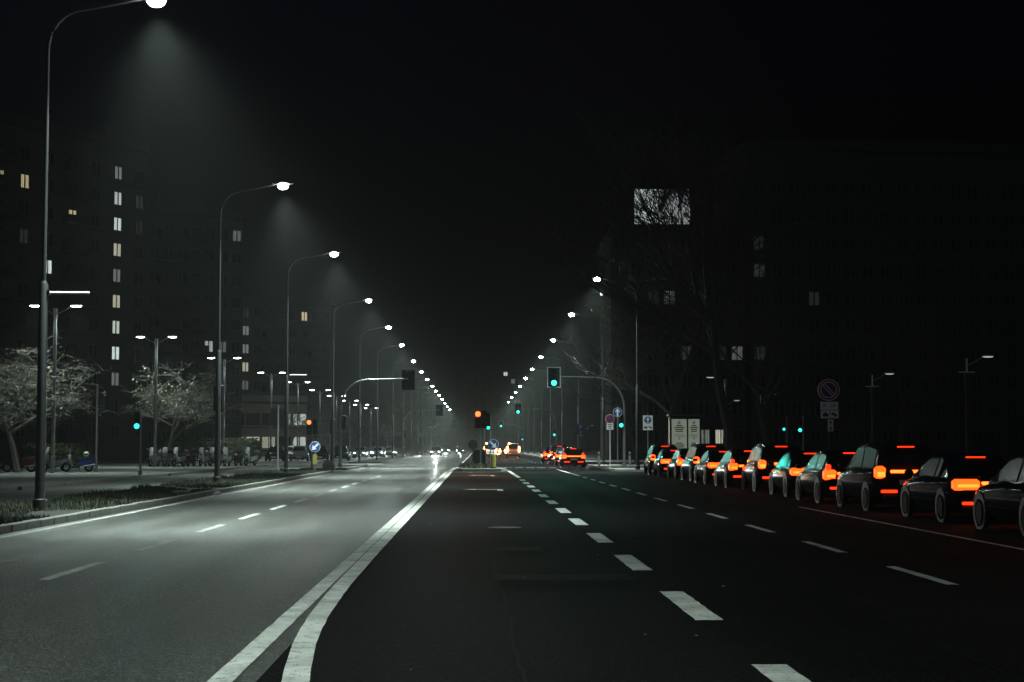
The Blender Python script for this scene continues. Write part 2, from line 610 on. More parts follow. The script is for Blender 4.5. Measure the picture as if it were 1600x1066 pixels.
verge = slab('verge', 'soil', -11.8, -8.76, -40, 97.2, 0.12)
verge2 = slab('verge', 'soil', -11.8, -8.76, 107.2, CROSS0 - 0.2, 0.12)
verge3 = slab('verge', 'soil', -11.8, -8.76, CROSS1 + .2, 900, 0.12)
pave_l = slab('pavement', 'paving', -30, -16.46, -40, CROSS0 - .2, 0.13)
pave_l2 = slab('pavement', 'paving', -30, -16.46, CROSS1 + .2, 900, 0.13)
pave_r = slab('pavement', 'paving', XS1 + .56, 40, -40, CROSS0 - .2, 0.13)
pave_r2 = slab('pavement', 'paving', XR1 + .16, 40, CROSS1 + .2, 900, 0.13)
pave_r3 = slab('pavement', 'paving', XR1 + .16, XS1 + .55, 101.5, CROSS0 - .2, 0.13)

# kerb stones, each a piece of its kerb
stone = MB().bbox((0, 0, 0.02), (0.15, 0.97, 0.27), 0.018).mesh('kerb_stone', 'concrete')
long_stone = MB().bbox((0, 0, 0.02), (0.15, 9.94, 0.27), 0.018).mesh('kerb_stone', 'concrete')


def kerb(x, y0, y1, near):
    k = tag(empty('kerb', (x, y0, 0)), kind='structure')
    y, i = 0.0, 0
    rnd = random.Random(int(x * 10 + y0))
    while y0 + y < y1 - 0.5:
        big = y0 + y >= near
        if big and y0 + y + 10 > y1:
            break
        o = place('kerb_stone', long_stone if big else stone, k, (rnd.uniform(-.006, .006), y + (5 if big else .5), rnd.uniform(-.006, .006)))
        y += 10 if big else 1
    return k


kerb(-8.68, 14, 97, 75)
kerb(-8.68, 107, 127, 107)
kerb(-8.68, 147.5, 600, 100)
kerb(-16.38, 58, 79, 78)
kerb(-16.38, 86, 127, 86)
kerb(8.68, 101.5, 126.5, 101)
kerb(8.68, 147.5, 600, 100)
kerb(13.48, 22, 100, 60)
# closing kerb round the nose of the verge
nose = tag(empty('kerb', (-10.2, 97.25, 0)), kind='structure')
for i in range(3):
    place('kerb_stone', stone, nose, (-0.95 + i * 0.98, 0, 0), R(90))

# ------------------------------------------------------------------ painted markings (pieces of the road)
Z1 = 0.004


def dash_mesh(w, l):
    rnd = random.Random(int(w * 1000))
    n = 14
    j = lambda a: rnd.uniform(-a, a)
    pl = [(-w / 2 + w * t / 3, j(.02)) for t in range(4)] + [(w / 2 + j(.008), l * t / n) for t in range(1, n)]
    pl += [(w / 2 - w * t / 3, l + j(.02)) for t in range(4)] + [(-w / 2 + j(.008), l - l * t / n) for t in range(1, n)]
    return MB().sheet(pl, 0).mesh('lane_dash', 'paint')


def line(parent, name, pts, w, m='paint', z=Z1):
    """polyline strip of constant width"""
    mb = MB()
    vv = []
    rj = random.Random(len(pts))
    fine = []
    for (p, q) in zip(pts[:-1], pts[1:]):
        m_ = max(1, min(12, int((Vector(q) - Vector(p)).length / .25))) if p[1] < 40 else 1
        k = pts.index(p)
        p0, p3 = Vector(pts[max(k - 1, 0)]), Vector(pts[min(k + 2, len(pts) - 1)])
        P, Q = Vector(p), Vector(q)
        dY = max(Q.y - P.y, 1e-3)
        t0 = (Q - p0) * (dY / max(Q.y - p0.y, 1e-3)) if Q.y > p0.y else Q - P
        t1 = (p3 - P) * (dY / max(p3.y - P.y, 1e-3)) if p3.y > P.y else Q - P
        for j_ in range(m_):
            t = j_ / m_
            fine.append(tuple(P * (2 * t ** 3 - 3 * t * t + 1) + t0 * (t ** 3 - 2 * t * t + t) + Q * (3 * t * t - 2 * t ** 3) + t1 * (t ** 3 - t * t)))
    pts = fine + [pts[-1]]
    for i, p in enumerate(pts):
        a, b = Vector(pts[max(i - 1, 0)]), Vector(pts[min(i + 1, len(pts) - 1)])
        d = (b - a).normalized()
        nrm = Vector((-d.y, d.x))
        jit = rj.uniform(-.004, .004)
        vv += [(p[0] + nrm.x * (w / 2 + jit), p[1] + nrm.y * (w / 2 + jit), z), (p[0] - nrm.x * (w / 2 - jit), p[1] - nrm.y * (w / 2 - jit), z)]
    mb.add(vv, [(2 * i, 2 * i + 1, 2 * i + 3, 2 * i + 2) for i in range(len(pts) - 1)])
    return mb.build(name, m, parent)


d1, d2, d3 = dash_mesh(0.26, 2.9), dash_mesh(0.145, 2.8), dash_mesh(0.15, 2.9)
for me in (d2, d3):
    me.materials[0] = MATS['paint_worn']
for k in range(-1, 12):
    place('lane_dash', d1, road_r, (2.14 + 0.004 * math.sin(k * 3), 8.9 + 5.9 * k, Z1))
for k in range(-1, 14):
    place('lane_dash', d2, road_r, (5.5 + 0.01 * math.sin(k * 2), 18.5 + 5.6 * k, Z1))
for k in range(-1, 13):
    place('lane_dash', d3, road_l, (-5.17, 19.4 + 5.3 * k, Z1))
for k in range(8):
    place('lane_dash', d3, road_l, (-5.17, 150 + 9 * k, Z1))
    place('lane_dash', d2, road_r, (5.5, 150 + 9 * k, Z1))
ys = [6, 8, 9.5, 10.8, 12, 13.1, 14.2, 15.5, 17.6, 20, 25, 30, 40, 55, 75, 100]
rs = [-0.75, -0.93, -1.08, -1.21, -1.31, -1.39, -1.445, -1.49, -1.53, -1.55, -1.56, -1.565, -1.57, -1.575, -1.58, -1.60]
line(road_r, 'centre_line', list(zip(rs, ys)), 0.19, z=0.006)
line(road_l, 'centre_line', [(-1.73 - 0.0012 * y, y) for y in ys], 0.175, z=0.006)
line(road_l, 'centre_line', [(-1.75, 103), (-1.6, 112), (-1.35, 122)], 0.18)
line(road_l, 'centre_line', [(-1.35, 150), (-1.2, 240), (-1.1, 400)], 0.16)
line(road_r, 'centre_line', [(2.14, 81), (2.1, 92), (2.05, 103)], 0.2)
line(road_r, 'centre_line', [(2.0, 106), (1.75, 114), (1.5, 123)], 0.2)
line(road_r, 'lane_line', [(5.5, 88), (5.5, 110)], 0.14)
line(road_l, 'edge_line', [(-8.32 + 0.01 * math.sin(y * .7), y) for y in range(12, 82, 3)], 0.11, 'paint_worn')
line(road_r, 'edge_line', [(8.46, y) for y in range(15, 45, 3)], 0.10, 'paint_worn')
line(slip, 'edge_line', [(12.75 + 0.02 * math.sin(y), y) for y in range(15, 80, 3)], 0.14, 'paint')
line(road_r, 'stop_line', [(2.15, 111), (8.35, 111)], 0.45)
line(road_r, 'stop_line', [(-1.45, 98.6), (2.0, 98.6)], 0.45)
sq = MB().sheet([(-.3, -.7), (.3, -.7), (.3, .7), (-.3, .7)], 0).mesh('crossing_block', 'paint')
for k in range(8):
    place('crossing_block', sq, road_r, (2.3 + 0.82 * k, 118, Z1))
for k in range(9):
    place('crossing_block', sq, road_l, (-8.2 + 0.82 * k, 116, Z1))
# bent turn arrows in the middle lane
for (y, s) in ((57.4, 1.0), (85.5, 1.15)):
    line(road_r, 'turn_arrow', [(0.86, y), (0.86, y + 1.5 * s)], 0.20)
    line(road_r, 'turn_arrow', [(0.95, y + 1.75 * s), (-0.05, y + 1.75 * s)], 0.36)
    MB().sheet([(-0.05, y + 1.3 * s), (-0.05, y + 2.2 * s), (-0.5, y + 1.75 * s)], 0.005).build('turn_arrow', 'paint', road_r)
# darker repair patches
for (x0, x1, y0, y1) in ((0.32, 1.02, 24.6, 25.5), (0.2, 1.9, 19.2, 20.1), (-1.0, 1.2, 60.3, 62.2)):
    rnd = random.Random(int(y0))
    pl = [(x0 + (x1 - x0) * t, y0 + rnd.uniform(-.05, .05)) for t in (0, .25, .5, .75, 1)] + \
         [(x1 - (x1 - x0) * t, y1 + rnd.uniform(-.05, .05)) for t in (0, .25, .5, .75, 1)]
    MB().sheet(pl, 0.003).build('repair_patch', 'asphalt_patch', road_r)

# tar joint between the two surfacings, cracks, a manhole
rj = random.Random(3)
def crack(x, y0, y1, w, amp, step=.35):
    pts, xx, y = [], x, y0
    while y < y1:
        pts.append((xx, y))
        xx += rj.uniform(-amp, amp)
        y += step
    line(road_r, 'tar_seam', pts, w, 'asphalt_patch', .0025)
crack(3.78, 9, 46, .035, .02)
crack(0.35, 8, 23, .022, .03)
crack(7.0, 12, 40, .03, .025)
mh = MB().disc((0, 0, 0), .33, .008, 28, 'z')
mo = mh.build('manhole_cover', 'dark_pole', road_r, False, (0.55, 31.5, .004))
for a in range(-3, 4):
    MB().box((a * .085, 0, .007), (.03, 2 * math.sqrt(max(.02, .085 - (a * .085) ** 2)), .006)).build('rib', 'dark_pole', mo)

# ------------------------------------------------------------------ traffic island
isl = tag(empty('traffic_island', (0.2, 100.5, 0)), 'low kerbed traffic island with dark planting between the carriageways', 'traffic island')
outl = [(-1.35, .6), (-1.1, 0), (1.35, 0), (1.7, .6), (1.35, 7), (0.7, 15), (-0.6, 15), (-1.15, 7)]
MB().loft([[(x, y, 0) for x, y in outl], [(x, y, 0.16) for x, y in outl], [(x * .95, y * .985 + .1, 0.19) for x, y in outl]]).build('kerb_edge', 'concrete', isl)
mb = MB()
rnd = random.Random(5)
for i in range(900):
    x, y = rnd.uniform(-1.0, 1.2), rnd.uniform(.6, 12)
    if abs(x) > 1.1 - y * .05:
        continue
    h = rnd.uniform(.08, .34)
    a = rnd.uniform(0, 6.3)
    mb.add([(x, y, .18), (x + .08 * math.cos(a), y + .08 * math.sin(a), .18), (x + .1 * math.cos(a + 1), y + .1 * math.sin(a + 1), .18 + h)], [(0, 1, 2)])
tag(mb.build('planting', 'hedge', isl), kind='stuff')

# ------------------------------------------------------------------ buildings
win_cache = {}


def window_mesh(w, h, m):
    k = (w, h, m)
    if k not in win_cache:
        pane = MB().box((0, 0.03, 0), (w, 0.04, h)).mesh('pane', m)
        fr = MB()
        t = 0.07
        fr.box((-w / 2 - t / 2, 0, 0), (t, .12, h + 2 * t)).box((w / 2 + t / 2, 0, 0), (t, .12, h + 2 * t))
        fr.box((0, 0, h / 2 + t / 2), (w, .12, t)).box((0, -.02, -h / 2 - t / 2), (w + .1, .2, t)).box((0, 0.0, 0), (.12, .1, h))
        win_cache[k] = (fr.mesh('window', 'window_frame'), pane)
    return win_cache[k]


bal_cache = {}


def balcony_mesh(w):
    if w not in bal_cache:
        mb = MB().box((0, -.6, 0), (w, 1.2, .16))
        mb.box((0, -1.17, .55), (w, .05, .9)).box((-w / 2 + .03, -.6, .55), (.05, 1.1, .9)).box((w / 2 - .03, -.6, .55), (.05, 1.1, .9))
        bal_cache[w] = mb.mesh('balcony', 'plaster_dark')
    return bal_cache[w]


def building(name, label, p0, p1, depth, height, wall, cols, floors, fh=3.0, z0=1.9, lit={}, win=(1.15, 1.45), roof_box=None, balcs=(), parapet=True, dark=True):
    """front facade from p0 to p1 (x,y), local x along it, local -y out of it"""
    a, b = Vector(p0), Vector(p1)
    L = (b - a).length
    rz = math.atan2(b.y - a.y, b.x - a.x)
    root = empty(name, (a.x, a.y, 0), rz)
    tag(root, label, 'building')
    MB().box((L / 2, depth / 2, height / 2), (L, depth, height)).build('wall', wall, root)
    rf = MB()
    rf.box((L / 2, depth / 2, height + .15), (L + .7, depth + .7, .3))
    r = rf.build('roof', 'plaster_dark', root)
    if parapet:
        for x in (0.1, L - 0.1):
            MB().box((x, depth / 2, height + .75), (.2, depth, .9)).build('parapet', wall, r)
        MB().box((L / 2, .1, height + .75), (L - .4, .2, .9)).build('parapet', wall, r)
    if roof_box:
        x, w, h = roof_box
        MB().box((x, depth * .5, height + .3 + h / 2), (w, depth * .5, h)).build('stair_tower', wall, r)
    for i in range(floors):
        # thin string course on each storey
        MB().box((L / 2, -.03, z0 - 1.2 + fh * i), (L, .06, .14)).build('string_course', 'plaster_dark', root)
        for j in range(cols):
            m = lit.get((i, j))
            if m is None and not dark:
                continue
            fr, pn = window_mesh(win[0], win[1], m or 'glass_dark')
            x = L * (j + .5) / cols
            w = place('window', fr, root, (x, -.03, z0 + fh * i))
            place('pane', pn, w)
            if j in balcs:
                place('balcony', balcony_mesh(3.0), root, (x, -.0, z0 + fh * i - .95))
    return root


# tall slab block with the lit stair column, left
LA = (Vector((-43.5, 190)) - Vector((-62, 160))).length
lit = {(10, 8): 'win_dim', (9, 8): 'win_cool', (8, 8): 'win_cool', (7, 8): 'win_mid', (6, 8): 'win_dim', (5, 8): 'win_mid', (4, 8): 'win_cool',
       (3, 8): 'win_cool', (2, 8): 'win_dim', (9, 4): 'win_warm', (9, 3): 'win_warm', (8, 6): 'win_warm', (6, 5): 'win_cool', (7, 4): 'win_faint', (9, 9): 'win_faint', (8, 9): 'win_faint'}
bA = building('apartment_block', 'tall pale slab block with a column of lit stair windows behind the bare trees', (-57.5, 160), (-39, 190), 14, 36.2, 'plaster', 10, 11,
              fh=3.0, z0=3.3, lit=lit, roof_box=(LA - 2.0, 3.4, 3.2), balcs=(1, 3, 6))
# mid-rise block set back beside the slab
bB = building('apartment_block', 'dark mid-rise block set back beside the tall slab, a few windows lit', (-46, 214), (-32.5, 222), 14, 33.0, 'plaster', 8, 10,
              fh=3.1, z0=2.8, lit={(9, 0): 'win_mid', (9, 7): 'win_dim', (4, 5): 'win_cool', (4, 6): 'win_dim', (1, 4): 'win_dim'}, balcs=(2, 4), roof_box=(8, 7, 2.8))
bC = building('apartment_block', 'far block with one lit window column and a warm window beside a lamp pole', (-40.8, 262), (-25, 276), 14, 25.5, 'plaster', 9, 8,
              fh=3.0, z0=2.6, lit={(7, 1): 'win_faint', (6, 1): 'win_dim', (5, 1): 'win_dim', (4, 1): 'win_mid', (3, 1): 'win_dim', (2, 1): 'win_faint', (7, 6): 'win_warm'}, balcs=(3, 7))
bD = building('low_building', 'low two-storey building with bright ribbon windows behind the parked cars', (-37, 226), (-24.5, 232), 10, 7.6, 'plaster_warm', 6, 2,
              fh=3.3, z0=2.1, lit={(0, 0): 'win_warm', (0, 2): 'win_mid', (0, 3): 'win_mid', (1, 4): 'win_cool', (1, 5): 'win_cool', (0, 5): 'win_cool', (0, 1): 'win_dim'}, win=(1.9, 1.6))
# end of the avenue
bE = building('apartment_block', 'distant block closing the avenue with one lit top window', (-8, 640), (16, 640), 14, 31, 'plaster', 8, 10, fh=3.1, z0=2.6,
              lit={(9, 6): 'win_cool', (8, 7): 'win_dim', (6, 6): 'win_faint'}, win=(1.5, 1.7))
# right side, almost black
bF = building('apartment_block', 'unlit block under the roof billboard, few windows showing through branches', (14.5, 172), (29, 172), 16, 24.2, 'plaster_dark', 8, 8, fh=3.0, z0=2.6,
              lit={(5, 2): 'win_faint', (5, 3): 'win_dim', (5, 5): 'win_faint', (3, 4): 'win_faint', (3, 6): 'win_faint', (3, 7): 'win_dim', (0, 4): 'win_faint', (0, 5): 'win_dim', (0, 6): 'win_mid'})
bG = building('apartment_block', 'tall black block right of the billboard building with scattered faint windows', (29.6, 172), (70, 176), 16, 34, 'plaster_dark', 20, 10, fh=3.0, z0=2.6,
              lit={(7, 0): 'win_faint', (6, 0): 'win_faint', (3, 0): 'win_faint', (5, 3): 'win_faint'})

# rooftop billboard
p0, p1 = at(992, 350, 171.0), at(1078, 296, 171.0)
W, H = p1.x - p0.x, p1.z - p0.z
bb = tag(empty('rooftop_billboard', (p0.x, 171.0, 24.6)), 'lit rooftop billboard, pale on one half, colourful on the other, behind branches', 'billboard')
zb = p0.z - 24.6
MB().box((W / 2, .35, zb + H / 2), (W + .2, .3, H + .2)).build('panel_frame', 'black_plastic', bb)
MB().box((W * .21, .16, zb + H / 2), (W * .42, .06, H)).build('panel', 'screen_pale', bb)
MB().box((W * .71, .16, zb + H / 2), (W * .58, .06, H)).build('panel', 'screen_collage', bb)
for x in (.4, W / 2, W - .4):
    MB().tube([(x, .7, -.2), (x, .7, zb + H)], .07, 6).build('post', 'dark_pole', bb)
    MB().tube([(x, 2.4, -.2), (x, .75, zb + H * .7)], .05, 6).build('brace', 'dark_pole', bb)

# ------------------------------------------------------------------ tall street lamps
def street_lamp():
    root = empty('street_lamp', (0, 0, 0))
    MB().tube([(0, 0, 0), (0, 0, .25), (0, 0, .27), (0, 0, 2.6), (0, 0, 5.2), (0, 0, 5.3)], [.15, .15, .115, .11, .10, .06], 14).build('lower_pole', 'dark_pole', root, True)
    MB().tube([(0, 0, 5.3), (0, 0, 9.2), (0, 0, 9.22), (0, 0, 10.75)], [.055, .05, .042, .04], 12).build('upper_pole', 'pole_grey', root, True)
    pts = [(0, 0, 10.75)]
    for k in range(1, 9):
        a = math.pi / 2 * k / 8 * .93
        pts.append((.85 * (1 - math.cos(a)), 0, 10.75 + .95 * math.sin(a)))
    pts += [(1.5, 0, 11.83), (2.15, 0, 11.97)]
    MB().tube(pts, [.04] * 5 + [.036] * 6, 10).build('arm', 'pole_grey', root, True)
    hd = MB()
    prof = [(0, .05, .05), (.08, .09, .07), (.3, .15, .085), (.6, .16, .08), (.8, .12, .055), (.86, .05, .03)]
    rings = []
    for (x, w, t) in prof:
        rings.append([(2.05 + x, w * c_, 12.0 + t * s_ + x * .03) for c_, s_ in ((-1, -.35), (-.6, -.5), (.6, -.5), (1, -.35), (.85, .45), (.4, 1), (-.4, 1), (-.85, .45))])
    head = hd.loft(rings).build('lamp_head', 'pole_grey', root, True)
    MB().sphere((2.5, 0, 11.93), .21, 18, 12, (1.0, .9, .72)).build('lens', 'lamp_lens', head, True)
    light('SPOT', 'lamp_light', P_STREET, C_STREET, root, (2.5, 0, 11.74), (0, R(-11), 0), 0.18, R(86), 1.0)
    light('SPOT', 'lamp_spread', P_SPREAD, C_STREET, root, (2.5, 0, 11.74), (0, R(-8), 0), 0.18, R(124), 1.0)
    fix_kids(root)
    return root


lamp0 = street_lamp()
LY = [37.2, 64, 87, 115, 141, 166, 197, 226, 252, 280, 306, 331, 360, 392, 426, 462]
for i, y in enumerate(LY):
    o = lamp0 if i == 0 else copy_tree(lamp0)
    o.location = (-10.3 if i else -10.05, y, .12)
    tag(o, 'tall curved-arm street lamp on the left verge, nearest and largest of the row' if i == 0 else
        'tall curved-arm street lamp, %s along the row on the left verge' % ORD[i], 'street lamp', 'tall street lamps on the left verge')
for i, y in enumerate([100, 127, 158, 188, 218, 248, 280, 312, 346, 382]):
    o = copy_tree(lamp0)
    o.location = (10.05, y, .13)
    o.rotation_euler.z = math.pi
    tag(o, 'tall street lamp on the right side, %s of the lit row from the front' % ORD[i], 'street lamp', 'tall street lamps on the right side')

# the row goes on towards the photographer: a lamp, set weaker to suit the near road, stands just outside the picture
o = copy_tree(lamp0)
o.location = (-10.3, 11, .12)
tag(o, 'weak street lamp of the left row standing just outside the picture', 'street lamp', 'tall street lamps on the left verge')
weak = None
for ch in list(o.children):
    if ch.type == 'LIGHT':
        ch.data = ch.data.copy()
        ch.rotation_euler = (0, R(-24), 0)
        ch.data.energy = P_STREET * 0.19
        ch.data.spot_size = R(116)
    for g in ch.children:
        if g.name.startswith('lens'):
            g.data = g.data.copy()
            g.data.materials[0] = MATS['park_lens']

# short banner arms on two of the poles
for (y, z, w, lab) in ((37.2, 5.15, .95, 'thin pale banner bar sticking out from the nearest left lamp pole'), (87, 5.45, .95, 'thin pale banner bar sticking out from the third left lamp pole')):
    b = tag(empty('banner_bar', ((-10.3 if y > 40 else -10.05) + .10, y, z)), lab, 'banner bar')
    MB().tube([(0, 0, 0), (w, 0, 0)], .03, 8).build('bar', 'white_paint', b)
    MB().box((.02, 0, 0), (.05, .12, .12)).build('clamp', 'dark_pole', b)

# ------------------------------------------------------------------ park lamps (twin heads)
def park_lamp(twin=True, lens='park_lens', hgt=9.0, power=P_PARK, collar=False):
    root = empty('park_lamp', (0, 0, 0))
    MB().tube([(0, 0, 0), (0, 0, .9), (0, 0, .92), (0, 0, hgt - .5), (0, 0, hgt - .45), (0, 0, hgt)], [.13, .13, .10, .085, .12, .12], 10).build('pole', 'galvanised' if not collar else 'dark_pole', root, True)
    if collar:
        MB().tube([(0, 0, hgt - .02), (0, 0, hgt + .75)], [.05, .045], 8).build('upper_pole', 'white_paint', root, True)  # pale tube and collar over a dark pole: head's light put into the colour
        MB().box((0, 0, hgt + .02), (.8, .2, .05)).build('collar', 'white_paint', root)
    zt = hgt - .1 if not collar else hgt + .6
    for s in ((-1, 1) if twin else (1,)):
        a = MB().tube([(0, 0, zt - .25), (s * .5, 0, zt), (s * .85, 0, zt + .22)], .035, 8).build('arm', 'galvanised', root, True)
        rings = []
        for (x, w, t) in ((0, .05, .04), (.08, .14, .07), (.35, .19, .09), (.6, .15, .06), (.68, .04, .02)):
            rings.append([(s * (.78 + x), w * c_, zt + .27 + t * s_) for c_, s_ in ((-1, -.2), (-.5, -.4), (.5, -.4), (1, -.2), (.6, .8), (-.6, .8))][::s])
        h = MB().loft(rings).build('lamp_head', 'galvanised', root, True)
        MB().sphere((s * 1.12, 0, zt + .235), .26, 12, 6, (1.15, .62, .22)).build('lens', lens, h, True)
        light('SPOT', 'lamp_light', power, C_STREET, root, (s * 1.12, 0, zt + .16), (0, 0, 0), 0.12, R(135), 0.8)
    fix_kids(root)
    return root


pk0 = park_lamp()
for i, y in enumerate([88, 113, 140, 168, 193, 220, 246, 272, 298, 326]):
    o = pk0 if i == 0 else copy_tree(pk0)
    o.location = (-23.1 + 1.6 * min(i, 3) / 3, y, .13)
    tag(o, 'twin-headed park lamp by the left pavement, %s of the row from the front' % ORD[i], 'park lamp', 'twin park lamps along the left pavement')
pk1 = park_lamp(False, 'park_lens_dim', 5.3, 60.0, True)
for i, y in enumerate([83, 103, 144, 164, 330, 370, 420, 480, 560]):
    o = pk1 if i == 0 else copy_tree(pk1)
    o.location = (25.6, y, .13)
    tag(o, 'small dim park lamp in the dark right-hand grounds, %s of the row' % ORD[i], 'park lamp', 'small park lamps in the dark right-hand grounds')
pk2 = park_lamp(False, 'park_lens_dim', 6.4, 120.0)
pk2.location = (18.4, 118, .13)
pk2.rotation_euler.z = math.pi
tag(pk2, 'single-headed park lamp with pale pole just right of the poster kiosk', 'park lamp')

# ------------------------------------------------------------------ traffic signals
def signal_head(parent, c, lit=None, lens_m='signal_green', s=1.0, plate=None, name='signal_head', border=True, aim=0.0):
    """three lights facing -y, c = centre of the head"""
    x, y, z = c
    h = MB().bbox((x, y, z), (.34 * s, .24 * s, 1.0 * s), .03).build(name, 'black_plastic', parent)
    if plate:
        w, ht = plate
        MB().box((x, y + .05, z), (w, .03, ht)).build('backplate', 'black_plastic', parent)
        if border:
            t = .06
            for (dx, dz, bw, bh) in ((-w / 2 + t / 2, 0, t, ht), (w / 2 - t / 2, 0, t, ht), (0, ht / 2 - t / 2, w - 2 * t, t), (0, -ht / 2 + t / 2, w - 2 * t, t)):
                MB().box((x + dx, y + .03, z + dz), (bw, .006, bh)).build('plate_border', 'white_paint', parent)
    for k, (dz, nm) in enumerate(((.32, 'red'), (0, 'amber'), (-.32, 'green'))):
        on = lit == nm
        MB().disc((x, y - .125 * s, z + dz * s), (.15 if on else .12) * s, .02, 20).build('lens', lens_m if on else 'glass_dark', h)
        vv = MB()
        n = 10
        ring0, ring1 = [], []
        for i in range(n + 1):
            a = R(-20) + R(220) * i / n
            ring0.append((x + .155 * s * math.cos(a), y - .12 * s, z + dz * s + .155 * s * math.sin(a)))
            ring1.append((x + .155 * s * math.cos(a), y - .12 * s - .16 * s * (0.35 + .65 * max(0, math.sin(a))), z + dz * s + .155 * s * math.sin(a)))
        if on:
            # extra spot at the lit lens; aim turns it towards the camera
            cl, pw_ = {'signal_red': ((1.0, .2, .05), 1500), 'signal_red_small': ((1.0, .22, .06), 60), 'signal_green': ((.02, 1.0, .78), 1500),
                       'signal_green_small': ((.02, 1.0, .8), 150), 'signal_green_weak': ((.02, 1.0, .8), 30)}[lens_m]
            light('SPOT', 'signal_beam', pw_, cl, h, (x, y - .15 * s, z + dz * s), (R(89.5), 0, math.pi - R(aim)), .05, R(40), 1.0)
        vv.loft([ring0, ring1], cap=False, closed=False)
        v = vv.build('visor', 'black_plastic', h)
    return h


def mast(loc, rz, lit, label, arm=4.75, low_head=True, low_lit=None, border=True):
    root = tag(empty('signal_mast', loc, rz), label, 'traffic signal')
    MB().tube([(0, 0, 0), (0, 0, .3), (0, 0, .32), (0, 0, 2.4), (0, 0, 4.1)], [.15, .15, .10, .095, .08], 12).build('pole', 'galvanised', root, True)
    pts = [(0, 0, 4.1)]
    for k in range(1, 9):
        a = math.pi / 2 * k / 8
        pts.append((-1.9 * (1 - math.cos(a)), 0, 4.1 + 2.0 * math.sin(a)))
    pts.append((-arm, 0, 6.17))
    MB().tube(pts, [.078] * 4 + [.068] * 5 + [.05], 10).build('arm', 'galvanised', root, True)
    MB().tube([(-1.9, 0, 6.1), (-1.99, 0, 6.105)], .085, 10).build('collar', 'dark_pole', root)
    signal_head(root, (-arm + .0, -.18, 6.1), lit, 'signal_green', 1.22, (.92, 1.4), border=border, aim=4.0)
    if low_head:
        signal_head(root, (-.22, -.2, 3.15), low_lit, 'signal_green_small', .9, aim=9.0)
    return root


mast((9.95, 108, .13), 0, 'green', 'curved mast signal over the right lanes, nearest, large green light lit', low_lit='green')
mast((9.9, 200, .13), 0, 'green', 'second curved mast signal over the right lanes, green light lit', low_lit='green')
mast((9.9, 340, .13), 0, 'green', 'farthest curved mast signal over the right lanes, small green light', low_lit='green')
mast((-9.5, 112, .12), math.pi, None, 'curved mast signal over the left lanes seen from behind, nearest black panel', arm=4.7, border=False)
mast((-9.6, 209, .12), math.pi, None, 'second curved mast signal over the left lanes seen from behind', arm=4.7, border=False)
mast((-9.6, 338, .12), math.pi, None, 'farthest curved mast signal over the left lanes, tiny black panel', arm=4.9, border=False)


def post_signal(loc, rz, hz, lit, lens_m, label, hgt=None, extra=False, s=1.0):
    root = tag(empty('post_signal', loc, rz), label, 'traffic signal')
    hgt = hgt or hz + .7
    MB().tube([(0, 0, 0), (0, 0, .25), (0, 0, .27), (0, 0, hgt)], [.10, .10, .06, .05], 10).build('pole', 'galvanised', root, True)
    signal_head(root, (-.2, -.15, hz), lit, lens_m, s)
    if extra:
        signal_head(root, (.22, -.1, hz + .02), None, lens_m, s)
    return root


post_signal((0.28, 110, .15), 0, 3.25, 'red', 'signal_red', 'traffic island signal with glaring red light', extra=True, s=1.2)
post_signal((0.6, 113, .15), math.pi, 3.3, None, 'signal_red', 'unlit signal post on the traffic island turned away, behind the red one', s=.95)
post_signal((1.15, 133.5, .0), 0, 3.45, 'green', 'signal_green_small', 'green signal on a thin post just beyond the traffic island')
post_signal((-16.9, 81, .13), R(11.8), 2.75, 'green', 'signal_green_weak', 'low green signal on a post beside the left pavement', hgt=3.0, s=.9)
post_signal((-22.4, 95, .13), math.pi, 3.9, None, 'signal_green', 'dark signal post turned away on the left pavement beside the scooters', hgt=5.1)
post_signal((-11.25, 91, .12), math.pi, 3.1, None, 'signal_green', 'dark signal post turned away near the end of the verge', extra=True)
post_signal((-11.1, 108.5, .12), 0, 2.75, 'red', 'signal_red_small', 'small orange-red signal beyond the verge gap', extra=True)
post_signal((23.3, 120, .13), R(-11), 2.95, 'green', 'signal_green_weak', 'left one of the twin small green signals in the dark on the right', s=.7)
post_signal((22.9, 112, .13), R(-11.5), 2.85, 'green', 'signal_green_weak', 'right, brighter one of the twin small green signals in the dark', s=.85)
# signal head and controller hung on lamp poles
for (x, y, z, lab) in ((-10.3, 64, 3.5, 'black rounded panel strapped to the second left lamp pole'), (-10.3, 115, 3.0, 'black signal box strapped to the fourth left lamp pole')):
    b = tag(empty('signal_box', (x, y, z)), lab, 'signal box')
    MB().bbox((0, .22, 0), (.42, .22, 1.1), .06).build('housing', 'black_plastic', b)
    MB().box((0, .02, 0), (.18, .22, .08)).build('bracket', 'dark_pole', b)
    for k in range(3):
        MB().disc((0, .34, .34 - .34 * k), .13, .03, 16).build('lens', 'glass_dark', b)


# ------------------------------------------------------------------ signs
def arrow_poly(cx, cz, s, ang):
    pts = [(-.045, -.21), (.045, -.21), (.045, .02), (.15, .02), (0, .22), (-.15, .02), (-.045, .02)]
    ca, sa = math.cos(ang), math.sin(ang)
    return [(cx + (x * ca - z * sa) * s, cz + (x * sa + z * ca) * s) for x, z in pts]


def sign_pole(root, h, r=.03, m='galvanised'):
    MB().tube([(0, .035, 0), (0, .035, h)], r, 8).build('pole', m, root, True)


def round_sign(root, z, r, face, y=0.0, x=0.0):
    p = MB().disc((x, y, z), r, .02, 32).build('plate', 'white_paint', root)
    MB().disc((x, y - .013, z), r * .93, .006, 32).build('face', face, p)
    return p


def white_arrow(root, part, cx, cz, s, ang, y, m='white_paint'):
    MB().prism(arrow_poly(cx, cz, s, ang), y - .022, y - .016).build('arrow', m, part)


def sign(name, loc, label, rz=0.0):
    return tag(empty(name, loc, rz), label, 'sign')


